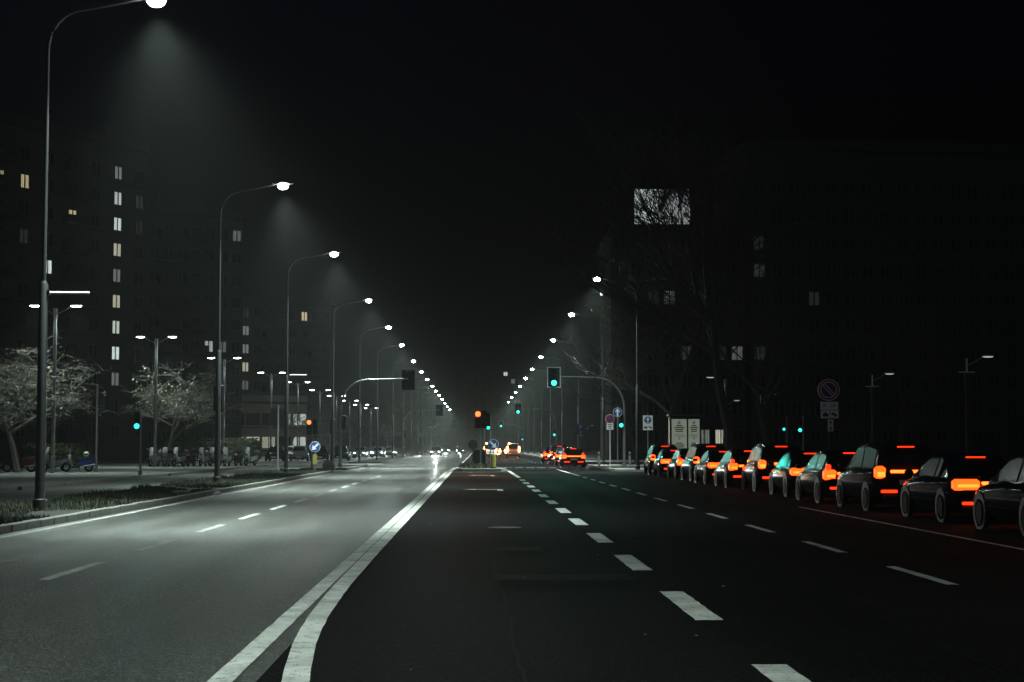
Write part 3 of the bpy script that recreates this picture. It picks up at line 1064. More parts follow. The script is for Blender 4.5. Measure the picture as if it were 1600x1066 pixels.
# keep-left sign at the end of the verge, with yellow marker
s = sign('arrow_sign', (-9.15, 91, .13), 'round blue sign with white diagonal arrow above a yellow marker at the verge end')
sign_pole(s, 1.75)
p = round_sign(s, 1.42, .30, 'sign_blue')
white_arrow(s, p, 0, 1.42, 1.15, R(135), 0)
MB().box((0, 0, .72), (.24, .05, .56)).build('marker', 'sign_yellow', s)
# keep-right sign on the island
s = sign('arrow_sign', (1.05, 101.6, .18), 'round blue sign with white diagonal arrow on the traffic island above a yellow post')
sign_pole(s, 1.8)
p = round_sign(s, 1.50, .34, 'sign_blue')
white_arrow(s, p, 0, 1.50, 1.3, R(-135), 0)
MB().loft([[(.16 * math.cos(a * R(30)) * w, .10 * math.sin(a * R(30)) * w, z) for a in range(12)] for z, w in ((.1, 1), (.85, 1), (.92, .7))]).build('marker', 'sign_yellow', s)
# sign seen from behind on the island
s = sign('road_sign', (-0.25, 103.5, .18), 'dark back of an eight-sided sign on a pole at the island nose')
sign_pole(s, 1.7, m='dark_pole')
MB().tube([(0, .0, 1.5), (0, .02, 1.5)], .33, 8).build('plate', 'sign_black', s)
# straight-on arrow by the near mast
s = sign('arrow_sign', (9.42, 107, .13), 'round blue sign with white upward arrow high on a pole beside the near green mast')
sign_pole(s, 4.1)
p = round_sign(s, 3.72, .31, 'sign_blue')
white_arrow(s, p, 0, 3.72, 1.25, 0, 0)
# no-parking with plate beside it
s = sign('no_parking_sign', (8.95, 107.5, .13), 'round no-parking sign with pale plate under it, left of the near mast')
sign_pole(s, 3.6, m='white_paint')
p = round_sign(s, 3.28, .31, 'sign_red')
MB().disc((0, -.018, 3.28), .21, .006, 28).build('centre', 'sign_blue_dark', p)
MB().prism([(-.21, 3.46), (-.17, 3.5), (.21, 3.1), (.17, 3.06)], -.028, -.022).build('bar', 'sign_red', p)
q = MB().box((0, -.01, 2.78), (.46, .02, .44)).build('lower_plate', 'white_paint', s)
for k in range(3):
    MB().box((0.0, -.024, 2.9 - .12 * k), (.3 - .06 * k, .006, .05)).build('print_line', 'sign_black', q)
# white rectangular sign with blue circle and tow truck
s = sign('tow_away_sign', (11.45, 107, .13), 'white rectangular sign with blue arrow circle and black tow truck')
sign_pole(s, 3.65)
q = MB().box((0, 0, 3.02), (.66, .02, .98)).build('plate', 'white_paint', s)
d = MB().disc((0, -.014, 3.2), .235, .006, 28).build('circle', 'sign_blue', q)
white_arrow(s, d, 0, 3.2, .9, 0, 0)


def tow_truck(parent, cx, cz, k, y):
    """small pictogram: truck with crane dragging a car"""
    P_ = lambda pts: [(cx + x * k, cz + z * k) for x, z in pts]
    for pl in ([(-.5, -.12), (-.1, -.12), (-.1, 0), (-.18, .02), (-.22, .14), (-.38, .14), (-.42, .02), (-.5, 0)],
               [(-.1, -.05), (.04, .24), (.08, .23), (-.04, -.05)],
               [(.1, -.02), (.5, -.12), (.52, -.02), (.42, .02), (.34, .1), (.2, .12), (.12, .06)]):
        MB().prism(P_(pl), y - .022, y - .016).build('pictogram', 'sign_black', parent)
    for x, z in ((-.4, -.13), (-.2, -.13), (.42, -.13)):
        MB().disc((cx + x * k, y - .019, cz + z * k), .07 * k, .007, 12).build('pictogram', 'sign_black', parent)


tow_truck(q, 0, 2.72, .52, 0)
# P sign
s = sign('parking_sign', (9.72, 150, .13), 'narrow blue parking sign with white letter P and arrow')
sign_pole(s, 2.9)
q = MB().box((0, 0, 2.98), (.62, .02, 1.12)).build('plate', 'sign_blue_dark', s)
place('letter', text_mesh('P', .62, 'white_paint'), q, (0, -.016, 3.2))
white_arrow(s, q, 0, 2.72, .8, 0, 0)
MB().box((0, -.014, 2.47), (.5, .006, .07)).build('print_line', 'white_paint', q)
# large no-parking assembly on the right
s = sign('no_parking_sign', (13.25, 60, .13), 'large round no-parking sign over the plates 0 - 24, tow truck and arrows', R(-3))
sign_pole(s, 4.0, .035, 'dark_pole')
p = MB().disc((0, 0, 3.58), .41, .02, 40).build('plate', 'sign_red', s)
MB().flatring((0, -.014, 3.58), .385, .41, .006, 40).build('rim', 'sign_grey', p)
MB().disc((0, -.012, 3.58), .30, .005, 36).build('centre', 'sign_blue_dark', p)
MB().flatring((0, -.018, 3.58), .275, .305, .006, 40).build('rim', 'white_paint', p)
ca = math.cos(R(45))
bar = [(-.26 * ca - .04 * ca, .26 * ca - .04 * ca), (-.26 * ca + .04 * ca, .26 * ca + .04 * ca), (.26 * ca + .04 * ca, -.26 * ca + .04 * ca), (.26 * ca - .04 * ca, -.26 * ca - .04 * ca)]
MB().prism([(x, 3.58 + z) for x, z in bar], -.024, -.018).build('bar', 'sign_red', p)
for sgn in (-1, 1):
    e = .05 * ca * sgn
    l_ = .255 * ca
    MB().prism([(-l_ + e - .012, l_ + e + .0), (-l_ + e + .012, l_ + e + .012), (l_ + e + .012, -l_ + e), (l_ + e - .012, -l_ + e - .012)], -.026, -.019).build('bar_edge', 'white_paint', p).location.z = 3.58
q = MB().box((.02, 0, 2.98), (.66, .02, .30)).build('plate', 'sign_grey', s)
place('lettering', text_mesh('0 - 24', .2, 'sign_black'), q, (.02, -.016, 2.98))
q = MB().box((.03, 0, 2.66), (.66, .02, .30)).build('plate', 'sign_grey', s)
tow_truck(q, .03, 2.66, .52, 0)
q = MB().box((.06, 0, 2.24), (.2, .02, .44)).build('plate', 'sign_grey', s)
white_arrow(s, q, .06, 2.34, .42, 0, 0, 'sign_black')
white_arrow(s, q, .06, 2.13, .42, math.pi, 0, 'sign_black')

# two-sided poster kiosk
k0, k1, k2, k3 = at(1050, 712, 112), at(1073.5, 712, 112), at(1076, 712, 112), at(1091, 712, 112.8)
kt = at(1060, 655, 112).z
ki = tag(empty('poster_kiosk', (k0.x, 112, .13)), 'dark advertising kiosk with two tall glowing pale posters', 'kiosk')
zb, zt = k0.z - .13, kt - .13
w1, w2 = k1.x - k0.x, k3.x - k2.x
kiosk_w = k3.x - k0.x
MB().bbox((kiosk_w / 2, .55, zt / 2 + .1), (kiosk_w + .25, 1.0, zt + .2), .05).build('body', 'black_plastic', ki)
MB().bbox((kiosk_w / 2, .55, zt + .28), (kiosk_w + .5, 1.3, .16), .04).build('roof', 'dark_pole', ki)
for (x0, w) in ((0, w1), (k2.x - k0.x, w2)):
    ps = MB().box((x0 + w / 2, .03, (zb + zt) / 2), (w, .03, zt - zb)).build('poster', 'poster', ki)
    c = x0 + w / 2
    Hh = zt - zb
    MB().disc((c, .012, zt - .1 * Hh), .10, .006, 18).build('print', 'sign_grey', ps)
    MB().disc((c, .012, zb + .47 * Hh), .07, .006, 18).build('print', 'sign_grey', ps)
    for blk in (0.82, 0.34):
        for r_, wd in enumerate((.42, .66, .56, .5)):
            MB().box((c, .012, zb + (blk - .052 * r_) * Hh), (wd * w, .006, .065)).build('print', 'sign_black', ps)
    for r_ in range(3):
        MB().box((c, .012, zb + (.57 - .025 * r_) * Hh), (.7 * w, .006, .022)).build('print', 'sign_grey', ps)
    MB().box((c, .012, zb + .06 * Hh), (.8 * w, .006, .03)).build('print', 'sign_grey', ps)

# white bollards by the near mast
for (u, lab) in ((936, 'slim white bollard left of the near green mast'), (984, 'slim white bollard right of the near green mast')):
    q = at(u, 700, 113)
    b = tag(empty('bollard', (q.x, 113, .13)), lab, 'bollard')
    MB().tube([(0, 0, 0), (0, 0, 1.0), (0, 0, 1.08)], [.08, .08, .04], 12).build('post', 'white_paint', b, True)
    MB().tube([(0, 0, .8), (0, 0, .9)], .084, 12).build('band', 'sign_red', b)
# concrete foot at the verge nose
b = tag(empty('concrete_block', (-9.6, 104.5, 0.012)), 'squat pale concrete block at the gap in the verge', 'block')
MB().loft([[(x * t, y * t, z) for x, y in ((-.4, -.4), (.4, -.4), (.4, .4), (-.4, .4))] for z, t in ((0, 1), (.4, .95), (.65, .6))]).build('block', 'concrete', b)
# dark cabinet at island end
b = tag(empty('signal_cabinet', (0.15, 112.2, .17)), 'grey signal cabinet behind the red light on the island', 'cabinet')
MB().bbox((0, 0, .6), (.9, .45, 1.2), .03).build('body', 'pole_grey', b)
MB().box((.0, -.235, .6), (.8, .02, 1.05)).build('door', 'pole_grey', b)


# ------------------------------------------------------------------ trees
def grow(rnd, height, spread, levels=4, lean=(0, 0), trunk_r=.22, trunk_h=.28, kids=(7, 6, 6, 5), droop=0.0, leafy=0.0, up=0.45, rmin=.012):
    tr, tw = MB(), MB()
    leaves = []

    def branch(p, d, ln, r, lev):
        n = 4 if lev < 2 else 3
        pts, rad = [p.copy()], [r]
        q, dd = p.copy(), d.normalized()
        for i in range(n):
            dd = (dd + Vector((rnd.gauss(0, .17), rnd.gauss(0, .17), rnd.gauss(0.05 - droop * lev * .07, .13)))).normalized()
            q = q + dd * (ln / n)
            pts.append(q.copy())
            rad.append(r * (1 - .68 * (i + 1) / n))
        (tr if lev <= 1 else tw).tube(pts, rad, 7 if lev == 0 else (5 if lev == 1 else 3), cap=False)
        if lev >= levels:
            if rnd.random() < leafy:
                leaves.append(pts[-1])
            return
        for k in range(kids[lev]):
            t = (rnd.uniform(.42, 1.0) if lev == 0 else rnd.uniform(.25, 1.0)) * n
            i = min(int(t), n - 1)
            base = pts[i].lerp(pts[i + 1], t - i)
            ax = (pts[i + 1] - pts[i]).normalized()
            az = rnd.uniform(0, 2 * math.pi) if lev else 2 * math.pi * (k + rnd.uniform(-.3, .3)) / kids[0]
            side = Vector((math.cos(az), math.sin(az), rnd.uniform(-.1, .5)))
            nd = (ax * up + side * (1 - up * .5) + Vector((lean[0], lean[1], 0)) * (.6 if lev == 0 else .15)).normalized()
            ratio = (spread if lev == 0 else ln * rnd.uniform(.42, .68))
            branch(base, nd, ratio * rnd.uniform(.75, 1.1) if lev == 0 else ratio, max(rad[i] * rnd.uniform(.45, .62), rmin), lev + 1)

    branch(Vector((0, 0, 0)), Vector((lean[0] * .12, lean[1] * .12, 1)), height * trunk_h * 1.9, trunk_r, 0)
    lf = MB()
    for c in leaves:
        for _ in range(3):
            p = c + Vector((rnd.gauss(0, .12), rnd.gauss(0, .12), rnd.gauss(0, .12)))
            a = Vector((rnd.gauss(0, 1), rnd.gauss(0, 1), rnd.gauss(0, 1))).normalized()
            b = a.orthogonal()
            s_ = rnd.uniform(.045, .09)
            lf.add([p - a * s_, p + b * s_ * .7, p + a * s_, p - b * s_ * .7], [(0, 1, 2, 3)])
    return tr, tw, lf


def tree(loc, label, seed, height, spread, dark=False, group=None, **kw):
    rnd = random.Random(seed)
    tr, tw, lf = grow(rnd, height, spread, **kw)
    root = tag(empty('bare_tree', loc), label, 'tree', group)
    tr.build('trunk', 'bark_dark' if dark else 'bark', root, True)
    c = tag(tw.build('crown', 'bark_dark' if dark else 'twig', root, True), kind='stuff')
    if lf.v:
        tag(lf.build('leaves', 'leaf', c), kind='stuff')
    fix_kids(root)
    return root


tree((-25.6, 90, .13), 'pale lit bare tree at the left edge beside the nearest twin park lamp', 11, 8.8, 5.2, droop=.8, leafy=.05, kids=(9, 8, 7, 5), up=.4, trunk_r=.22, rmin=.014)
tree((-22.6, 116.5, .13), 'bare tree with a few last leaves around the second twin park lamp', 23, 8.0, 4.0, leafy=.10, droop=.4, kids=(9, 7, 6, 4), trunk_r=.19, rmin=.012)
tree((-27.5, 104, .13), 'dim bare tree between the two nearest twin park lamps, farther back', 29, 7.5, 3.4, leafy=.2, kids=(7, 6, 5, 4), trunk_r=.16)
g1 = 'small bare trees along the far left pavement'
t0 = tree((-20.5, 176, .13), 'small bare tree far along the left pavement, nearest of its row', 31, 6.4, 2.7, leafy=.15, group=g1, kids=(7, 6, 5, 3), trunk_r=.12)
for i, (x, y, r_) in enumerate(((-20, 204, 1), (-19.6, 233, 2.2), (-19.2, 262, 3.7), (-18.8, 292, 5), (-18.6, 330, .4))):
    o = copy_tree(t0)
    o.location = (x, y, .13)
    o.rotation_euler.z = r_
    tag(o, 'small bare tree far along the left pavement, %s of its row' % ORD[i + 1], 'tree', g1)
g2 = 'bare trees on the far left verge'
t1 = tree((-11.4, 300, .12), 'tall bright-twigged tree far down the left verge, first of three', 37, 11, 4.2, leafy=.5, group=g2, kids=(8, 6, 6, 4), trunk_r=.2)
for i, (x, y, r_) in enumerate(((-11.2, 345, 1.2), (-11.0, 400, 3.0))):
    o = copy_tree(t1)
    o.location = (x, y, .12)
    o.rotation_euler.z = r_
    tag(o, 'tall bright-twigged tree far down the left verge, %s of three' % ORD[i + 1], 'tree', g2)
# right: black silhouettes reaching over the lanes
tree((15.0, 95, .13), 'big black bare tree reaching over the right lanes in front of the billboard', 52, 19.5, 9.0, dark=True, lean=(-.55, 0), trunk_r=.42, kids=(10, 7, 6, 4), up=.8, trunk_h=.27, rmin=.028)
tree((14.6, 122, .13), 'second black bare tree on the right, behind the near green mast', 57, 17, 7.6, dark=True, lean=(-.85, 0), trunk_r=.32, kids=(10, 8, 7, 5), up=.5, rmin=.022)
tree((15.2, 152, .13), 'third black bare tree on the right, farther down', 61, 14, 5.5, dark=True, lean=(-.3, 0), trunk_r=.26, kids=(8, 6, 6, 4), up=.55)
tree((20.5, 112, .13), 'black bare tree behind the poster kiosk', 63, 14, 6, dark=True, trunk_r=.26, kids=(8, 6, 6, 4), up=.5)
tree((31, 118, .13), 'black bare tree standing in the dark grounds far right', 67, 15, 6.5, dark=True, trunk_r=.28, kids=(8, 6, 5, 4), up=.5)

# clipped hedge mass in front of the blocks
def hedge(p0, p1, h, w, label, seed):
    rnd = random.Random(seed)
    a, b = Vector(p0), Vector(p1)
    L = (b - a).length
    root = tag(empty('hedge', (a.x, a.y, .1), math.atan2(b.y - a.y, b.x - a.x)), label, 'hedge')
    core = MB().bbox((L / 2, 0, h * .46), (L - .2, w * .72, h * .9), .15)
    core.build('core', 'hedge', root)
    mb = MB()
    for i in range(int(L * h * 55)):
        x, z = rnd.uniform(0, L), rnd.uniform(.05, h)
        y = rnd.choice((-1, 1)) * w * .42 * rnd.uniform(.8, 1.1) if rnd.random() < .7 else rnd.uniform(-.4, .4) * w
        if abs(y) < w * .3:
            z = h * rnd.uniform(.9, 1.06)
        a_ = Vector((rnd.gauss(0, 1), rnd.gauss(0, 1), rnd.gauss(0, 1))).normalized() * .11
        b_ = a_.orthogonal() * .8
        c = Vector((x, y, z))
        mb.add([c - a_, c + b_, c + a_, c - b_], [(0, 1, 2, 3)])
    tag(mb.build('foliage', 'hedge', root), kind='stuff')


hedge((-30, 108), (-30, 124), 1.6, 1.2, 'dark clipped hedge behind the far scooters', 3)
hedge((-29.5, 150), (-24, 176), 2.2, 1.4, 'dark clipped hedge below the low lit building', 4)


# ------------------------------------------------------------------ scooters
def scooter(body_m, box_m=None, screen=True, panel_m=None):
    """length along y, front at -y"""
    root = empty('scooter', (0, 0, 0))
    for y in (-.66, .62):
        w = MB().ring((0, y, .27), .205, .065, 20, 8).build('wheel', 'rubber', root, True)
        MB().disc((0, y, .27), .15, .05, 14, 'x').build('rim', 'alloy', w)
    # rear body shell
    rings = []
    for (y, z0, z1, w) in ((-.02, .30, .58, .10), (.15, .32, .72, .15), (.45, .40, .78, .17), (.75, .50, .80, .15), (.98, .62, .80, .08)):
        rings.append([(sx * w, y, z0 + (z1 - z0) * t) for sx, t in ((-.7, 0), (.7, 0), (1, .45), (.8, .95), (-.8, .95), (-1, .45))])
    MB().loft(rings).build('body', body_m, root, True)
    # floor and front shield
    MB().loft([[(sx * w, y, z) for sx, w, z in ((-1, .16, .22), (1, .16, .22), (1, .16, .33), (-1, .16, .33))] for y in (-.36, .05)]).build('footboard', 'bike_dark', root)
    rings = []
    for (z, y, w, t) in ((.25, -.33, .14, .05), (.5, -.44, .21, .09), (.75, -.52, .22, .10), (.95, -.50, .17, .09), (1.02, -.47, .10, .05)):
        rings.append([(sx * w, y + dy * t, z) for sx, dy in ((-1, .6), (-.6, -.5), (0, -1), (.6, -.5), (1, .6), (0, .3))])
    fs = MB().loft(rings).build('front_shield', panel_m or body_m, root, True)
    MB().sphere((0, -.60, .84), .085, 12, 8, (1.3, .6, 1)).build('headlight', 'chrome', fs, True)
    MB().tube([(-.05, -.66, .27), (-.05, -.55, .6)], .03, 8).build('fork', 'chrome', root)
    MB().tube([(.05, -.66, .27), (.05, -.55, .6)], .03, 8).build('fork', 'chrome', root)
    rings = [[(.075 * math.cos(a), -.66 + .30 * math.cos(b), .27 + .30 * math.sin(b)) for a in (0, R(120), R(240))] for b in (R(20), R(60), R(100), R(140))]
    MB().loft(rings).build('mudguard', body_m, root, True)
    MB().tube([(-.34, -.40, 1.04), (-.15, -.46, 1.06), (.15, -.46, 1.06), (.34, -.40, 1.04)], .02, 8).build('handlebar', 'black_plastic', root)
    for sx in (-1, 1):
        m_ = MB().tube([(sx * .24, -.44, 1.06), (sx * .30, -.46, 1.24)], .009, 6).build('mirror', 'black_plastic', root)
        MB().sphere((sx * .32, -.46, 1.28), .06, 10, 6, (1.2, .35, .9)).build('mirror_glass', 'chrome', m_, True)
    rings = []
    for (y, z, w) in ((.02, .74, .10), (.2, .78, .15), (.5, .80, .16), (.85, .84, .13), (.95, .85, .06)):
        rings.append([(sx * w, y, z + dz) for sx, dz in ((-1, -.04), (1, -.04), (.9, .05), (.4, .075), (-.4, .075), (-.9, .05))])
    MB().loft(rings).build('seat', 'seat_black', root, True)
    MB().box((0, 1.0, .70), (.16, .03, .08)).build('tail_light', 'sign_red', root)
    MB().box((0, 1.05, .52), (.18, .015, .16)).build('number_plate', 'plate_white', root)
    MB().tube([(.17, .25, .34), (.19, .9, .42)], [.05, .06], 10).build('exhaust', 'chrome', root)
    MB().tube([(-.1, .1, .25), (-.16, .16, .02)], .015, 6).build('stand', 'black_plastic', root)
    if screen:
        rings = []
        for (z, y, w) in ((1.0, -.52, .17), (1.2, -.50, .19), (1.38, -.42, .13)):
            rings.append([(sx * w, y + dy, z) for sx, dy in ((-1, .06), (0, -.02), (1, .06), (0, 0))])
        MB().loft(rings).build('windscreen', 'plate_white' if box_m else 'bike_grey', root, True)
    if box_m:
        b = MB().bbox((0, 1.02, 1.02), (.42, .40, .32), .10).build('top_box', box_m, root, True)
        MB().box((0, 1.0, .86), (.2, .3, .03)).build('rack', 'black_plastic', root)
    fix_kids(root)
    return root


sc_a = scooter('bike_blue', None, True, 'bike_white')
sc_b = scooter('bike_maroon', None, False)
sc_c = scooter('bike_white', 'bike_grey', True)
sc_d = scooter('bike_grey', 'bike_dark', True)
gs = 'scooters parked in a row on the left pavement'


def put_scooter(src, first, x, y, rz, label, group=None):
    o = src if first else copy_tree(src)
    o.location = (x, y, .13)
    o.rotation_euler.z = rz
    tag(o, label, 'scooter', group)


put_scooter(sc_a, True, -22.6, 91.5, R(-60), 'blue and white scooter with a pale helmet behind it, nearest cluster on the left')
put_scooter(sc_b, True, -25.6, 90.5, R(-75), 'dark maroon scooter at the far left end of the nearest cluster')
put_scooter(sc_d, True, -24.2, 92.5, R(-50), 'grey scooter with black top box standing behind the nearest lamp pole')
hm = tag(empty('helmet', (-22.05, 91.15, 1.02)), 'round white helmet resting on the blue and white scooter', 'helmet')
MB().sphere((0, 0, .13), .165, 16, 10, (1, 1.1, .95)).build('shell', 'helmet_white', hm, True)
MB().sphere((0, -.05, .12), .15, 14, 8, (.95, 1, .55)).build('visor', 'glass_dark', hm, True)
for k in range(9):
    src, first = ((sc_c, k == 0), (sc_d, False), (sc_c, False), (sc_b, False))[k % 4]
    if k % 4 == 0 and k > 0:
        first = False
    put_scooter(src, first, -22.9 + .78 * k, 114.5 + .5 * k, R(-12 + 9 * math.sin(k * 2.2)),
                '%s scooter from the left in the long row, %s' % (ORD[k], ('white with grey top box', 'grey with dark top box', 'white with grey top box', 'dark maroon without box')[k % 4]), gs)


# ------------------------------------------------------------------ cars
def car(body_m, tail=None, head=None, kind='hatch', rear_band=True):
    """length along y, rear at y=0, front at +y"""
    root = empty('car', (0, 0, 0))
    van = kind == 'van'
    lift = {'van': .14, 'suv': .10}.get(kind, 0.0)
    # lower body stations: y, half width, underside z, belt z
    st = [(0.00, .66, .40, .74), (.04, .78, .30, .88), (.14, .84, .25, .95), (.40, .875, .22, .97), (1.2, .89, .20, .95), (2.4, .89, .20, .93),
          (3.1, .88, .20, .90), (3.7, .86, .21, .84), (4.05, .80, .24, .74), (4.22, .70, .30, .64), (4.28, .56, .38, .56)]
    if kind == 'sedan':
        st[3] = (.40, .875, .22, .96)
    rings = []
    for (y, w, a, b) in st:
        a, b = a + lift * .5, b + lift
        h = b - a
        rings.append([(-w * .86, y, a), (w * .86, y, a), (w * .95, y, a + h * .12), (w * .99, y, a + h * .35), (w, y, a + h * .6), (w * .975, y, a + h * .82), (w * .92, y, a + h * .94), (w * .80, y, b),
                      (-w * .80, y, b), (-w * .92, y, a + h * .94), (-w * .975, y, a + h * .82), (-w, y, a + h * .6), (-w * .99, y, a + h * .35), (-w * .95, y, a + h * .12)])
    body = MB().loft(rings).build('body', body_m, root, True)
    base = .90 + lift
    g = {'hatch': [(.16, .95, .76), (.30, 1.20, .68), (.52, 1.40, .61), (1.2, 1.47, .59), (2.0, 1.46, .59), (2.35, 1.38, .61), (3.2, .92, .76)],
         'sedan': [(.66, .94, .76), (.90, 1.16, .68), (1.2, 1.36, .60), (1.6, 1.43, .58), (2.1, 1.42, .58), (2.4, 1.35, .61), (3.25, .92, .76)],
         'suv': [(.10, 1.05, .78), (.20, 1.35, .70), (.34, 1.58, .65), (1.2, 1.68, .63), (2.0, 1.67, .63), (2.4, 1.56, .65), (3.15, 1.02, .78)],
         'van': [(.05, 1.08, .80), (.09, 1.5, .78), (.14, 1.90, .75), (1.2, 1.95, .74), (2.6, 1.94, .74), (3.0, 1.85, .75), (3.7, 1.06, .80)]}[kind]
    bw = .775 if not van else .82

    def top(y):
        for (a, b) in zip(g[:-1], g[1:]):
            if a[0] <= y <= b[0]:
                t = (y - a[0]) / (b[0] - a[0])
                return a[1] + (b[1] - a[1]) * t, a[2] + (b[2] - a[2]) * t
        return g[-1][1:]

    rings = []
    for (y, z, w) in g:
        zt = max(z, base + .01)
        rings.append([(-bw, y, base - .04), (bw, y, base - .04), (bw + (w - bw) * .9, y, base + (zt - base) * .9), (w * .88, y, zt + .02), (-w * .88, y, zt + .02), (-bw - (w - bw) * .9, y, base + (zt - base) * .9)])
    MB().loft(rings).build('cabin', body_m, root, True)

    def side(sx, ya, yb):
        n = 6
        mb = MB()
        vv = []
        for k in range(n + 1):
            y = ya + (yb - ya) * k / n
            z, w = top(y)
            for f in (.10, .84):
                vv.append((sx * (bw + (w - bw) * f + .010), y, base + (z - base) * f))
        mb.add(vv, [(2 * k, 2 * k + 2, 2 * k + 3, 2 * k + 1) if sx > 0 else (2 * k, 2 * k + 1, 2 * k + 3, 2 * k + 2) for k in range(n)])
        return mb.build('side_window', 'glass_dark', root)

    for sx in (-1, 1):
        if not van:
            side(sx, g[2][0] + .10, 1.52)
        side(sx, 1.62, g[-2][0] + .28)
    # rear window and windscreen
    for (a, b, c, dy) in ((g[0], g[1], g[2], -.022), (g[-1], None, g[-2], .022)):
        vv = []
        for t in (.12, .5, .92):
            if b is not None:
                p, q, tt = (a, b, t * 2) if t < .5 else (b, c, t * 2 - 1)
            else:
                p, q, tt = a, c, t
            y, z, w = (p[k] + (q[k] - p[k]) * tt for k in range(3))
            vv += [(-w * .80, y + dy, z + .022), (w * .80, y + dy, z + .022)]
        MB().add(vv, [(0, 1, 3, 2), (2, 3, 5, 4)] if dy < 0 else [(0, 2, 3, 1), (2, 4, 5, 3)]).build('rear_window' if dy < 0 else 'windscreen', 'glass_dark', root)
    for y in (.78, 3.42):
        for sx in (-1, 1):
            MB().disc((sx * .868, y, .345), .375, .045, 24, 'x').build('wheel_arch', 'black_plastic', root)
            w = MB().ring((sx * .815, y, .32), .235, .085, 24, 8).build('wheel', 'rubber', root, True)
            rm = MB().disc((sx * .885, y, .32), .19, .03, 18, 'x').build('rim', 'rim_dark', w)
    for sx in (-1, 1):
        mr = MB().bbox((sx * .98, 2.75, 1.0 + lift), (.2, .1, .13), .03).build('mirror', body_m, root)
        for y in (1.95, .98):
            MB().bbox((sx * .885, y, .82 + lift), (.03, .18, .025), .008).build('door_handle', body_m, root)
    MB().bbox((0, .03, .46 + lift * .6), (1.50, .16, .15), .05).build('rear_bumper', body_m, root, True)
    MB().bbox((0, .02, .30 + lift * .5), (1.34, .14, .14), .03).build('rear_valance', 'black_plastic', root)
    MB().bbox((0, 4.2, .36), (1.3, .16, .2), .05).build('front_bumper', 'black_plastic', root)
    MB().box((0, -.062, .62 + lift), (.52, .012, .115)).build('number_plate', 'plate_white', root)
    MB().box((0, 4.30, .40), (.5, .012, .11)).build('number_plate', 'plate_white', root)
    tm = tail or 'sign_red'
    am = 'tail_amber' if tail and rear_band else tm
    rd = 'tail_red' if tail and rear_band else tm
    for sx in (-1, 1):
        if van:
            MB().bbox((sx * .80, .04, 1.15), (.14, .12, .7), .03).build('tail_light', tm, root)
        elif kind == 'hatch':      # stepped corner clusters
            t_ = MB().bbox((sx * .68, .10, .80), (.36, .22, .28), .05).build('tail_light', tm, root, True)
            MB().bbox((sx * .66, -.012, .77), (.22, .02, .07), .008).build('indicator', am, t_)
            MB().bbox((sx * .70, .17, 1.0), (.14, .12, .18), .03).build('tail_light', rd, root, True)
            MB().bbox((sx * .50, -.06, .44), (.42, .04, .06), .012).build('fog_light', rd, root)
        elif kind == 'sedan':      # long horizontal lamps
            t_ = MB().bbox((sx * .57, .07, .80), (.56, .22, .23), .05).build('tail_light', tm, root, True)
            MB().bbox((sx * .55, -.042, .78), (.44, .02, .06), .008).build('indicator', am, t_)
            MB().bbox((sx * .56, -.06, .42), (.26, .04, .06), .012).build('fog_light', rd, root)
        else:                      # slim band with upright ends
            t_ = MB().bbox((sx * .70, .10, .95), (.26, .24, .32), .06).build('tail_light', tm, root, True)
            MB().bbox((sx * .70, -.025, .91), (.19, .02, .12), .01).build('indicator', am, t_)
            MB().bbox((sx * .52, -.06, .50), (.40, .04, .07), .012).build('fog_light', rd, root)
        MB().sphere((sx * .58, 4.10, .62 + lift), .11, 12, 8, (1.35, .7, .8)).build('headlight', 'chrome' if not head else head, root, True)
    if tail and rear_band and not van:
        if True:
            MB().bbox((0, .02, {'suv': .98, 'sedan': .83, 'hatch': .84}[kind]), ({'suv': .92, 'sedan': .50, 'hatch': .96}[kind], .06, .07), .015).build('light_bar', am, root)  # widened so neighbouring cars' lamps join into one streak
        MB().bbox((0, g[2][0] - .06, g[2][1] + .0), (.42, .04, .028), .008).build('brake_light', rd, root)
    if van and tail:
        MB().sphere((-.55, .06, 1.95), .09, 10, 6).build('marker_light', tail, root, True)
    fix_kids(root)
    return root


def put_car(src, x, y, rz, label, group=None, first=False, cat='car', z=0.0):
    o = src if first else copy_tree(src)
    o.location = (x, y, z)
    o.rotation_euler.z = rz
    return tag(o, label, cat, group)


gq = 'added cars standing in for the tail-light streak on the right'
cb = [car('car_black', 'tail_orange'), car('car_blue', 'tail_orange', kind='sedan'), car('car_grey', 'tail_orange', kind='suv')]  # added cars at rest, spaced so their lamps form the passing traffic's light streak
yy, i = 27.3, 0
cn = ('black', 'dark blue', 'dark grey')
while yy < 90:
    put_car(cb[i % 3], 10.55 + .12 * math.sin(i * 1.7), yy, R(1.0 * math.sin(i)), '%s stand-in car for the orange tail-light streak, %s along the kerb lane' % (cn[i % 3], ORD[i]), gq, i < 3)
    yy += 5.6 + .35 * math.sin(i * 2.1)
    i += 1
for k, (x, y) in enumerate(((7.15, 118), (7.1, 127), (7.1, 137), (7.0, 148))):
    put_car(cb[k % 3], x, y, 0, '%s stand-in car for the orange tail-light streak, %s beyond the near mast' % (cn[k % 3], ORD[k]), gq)
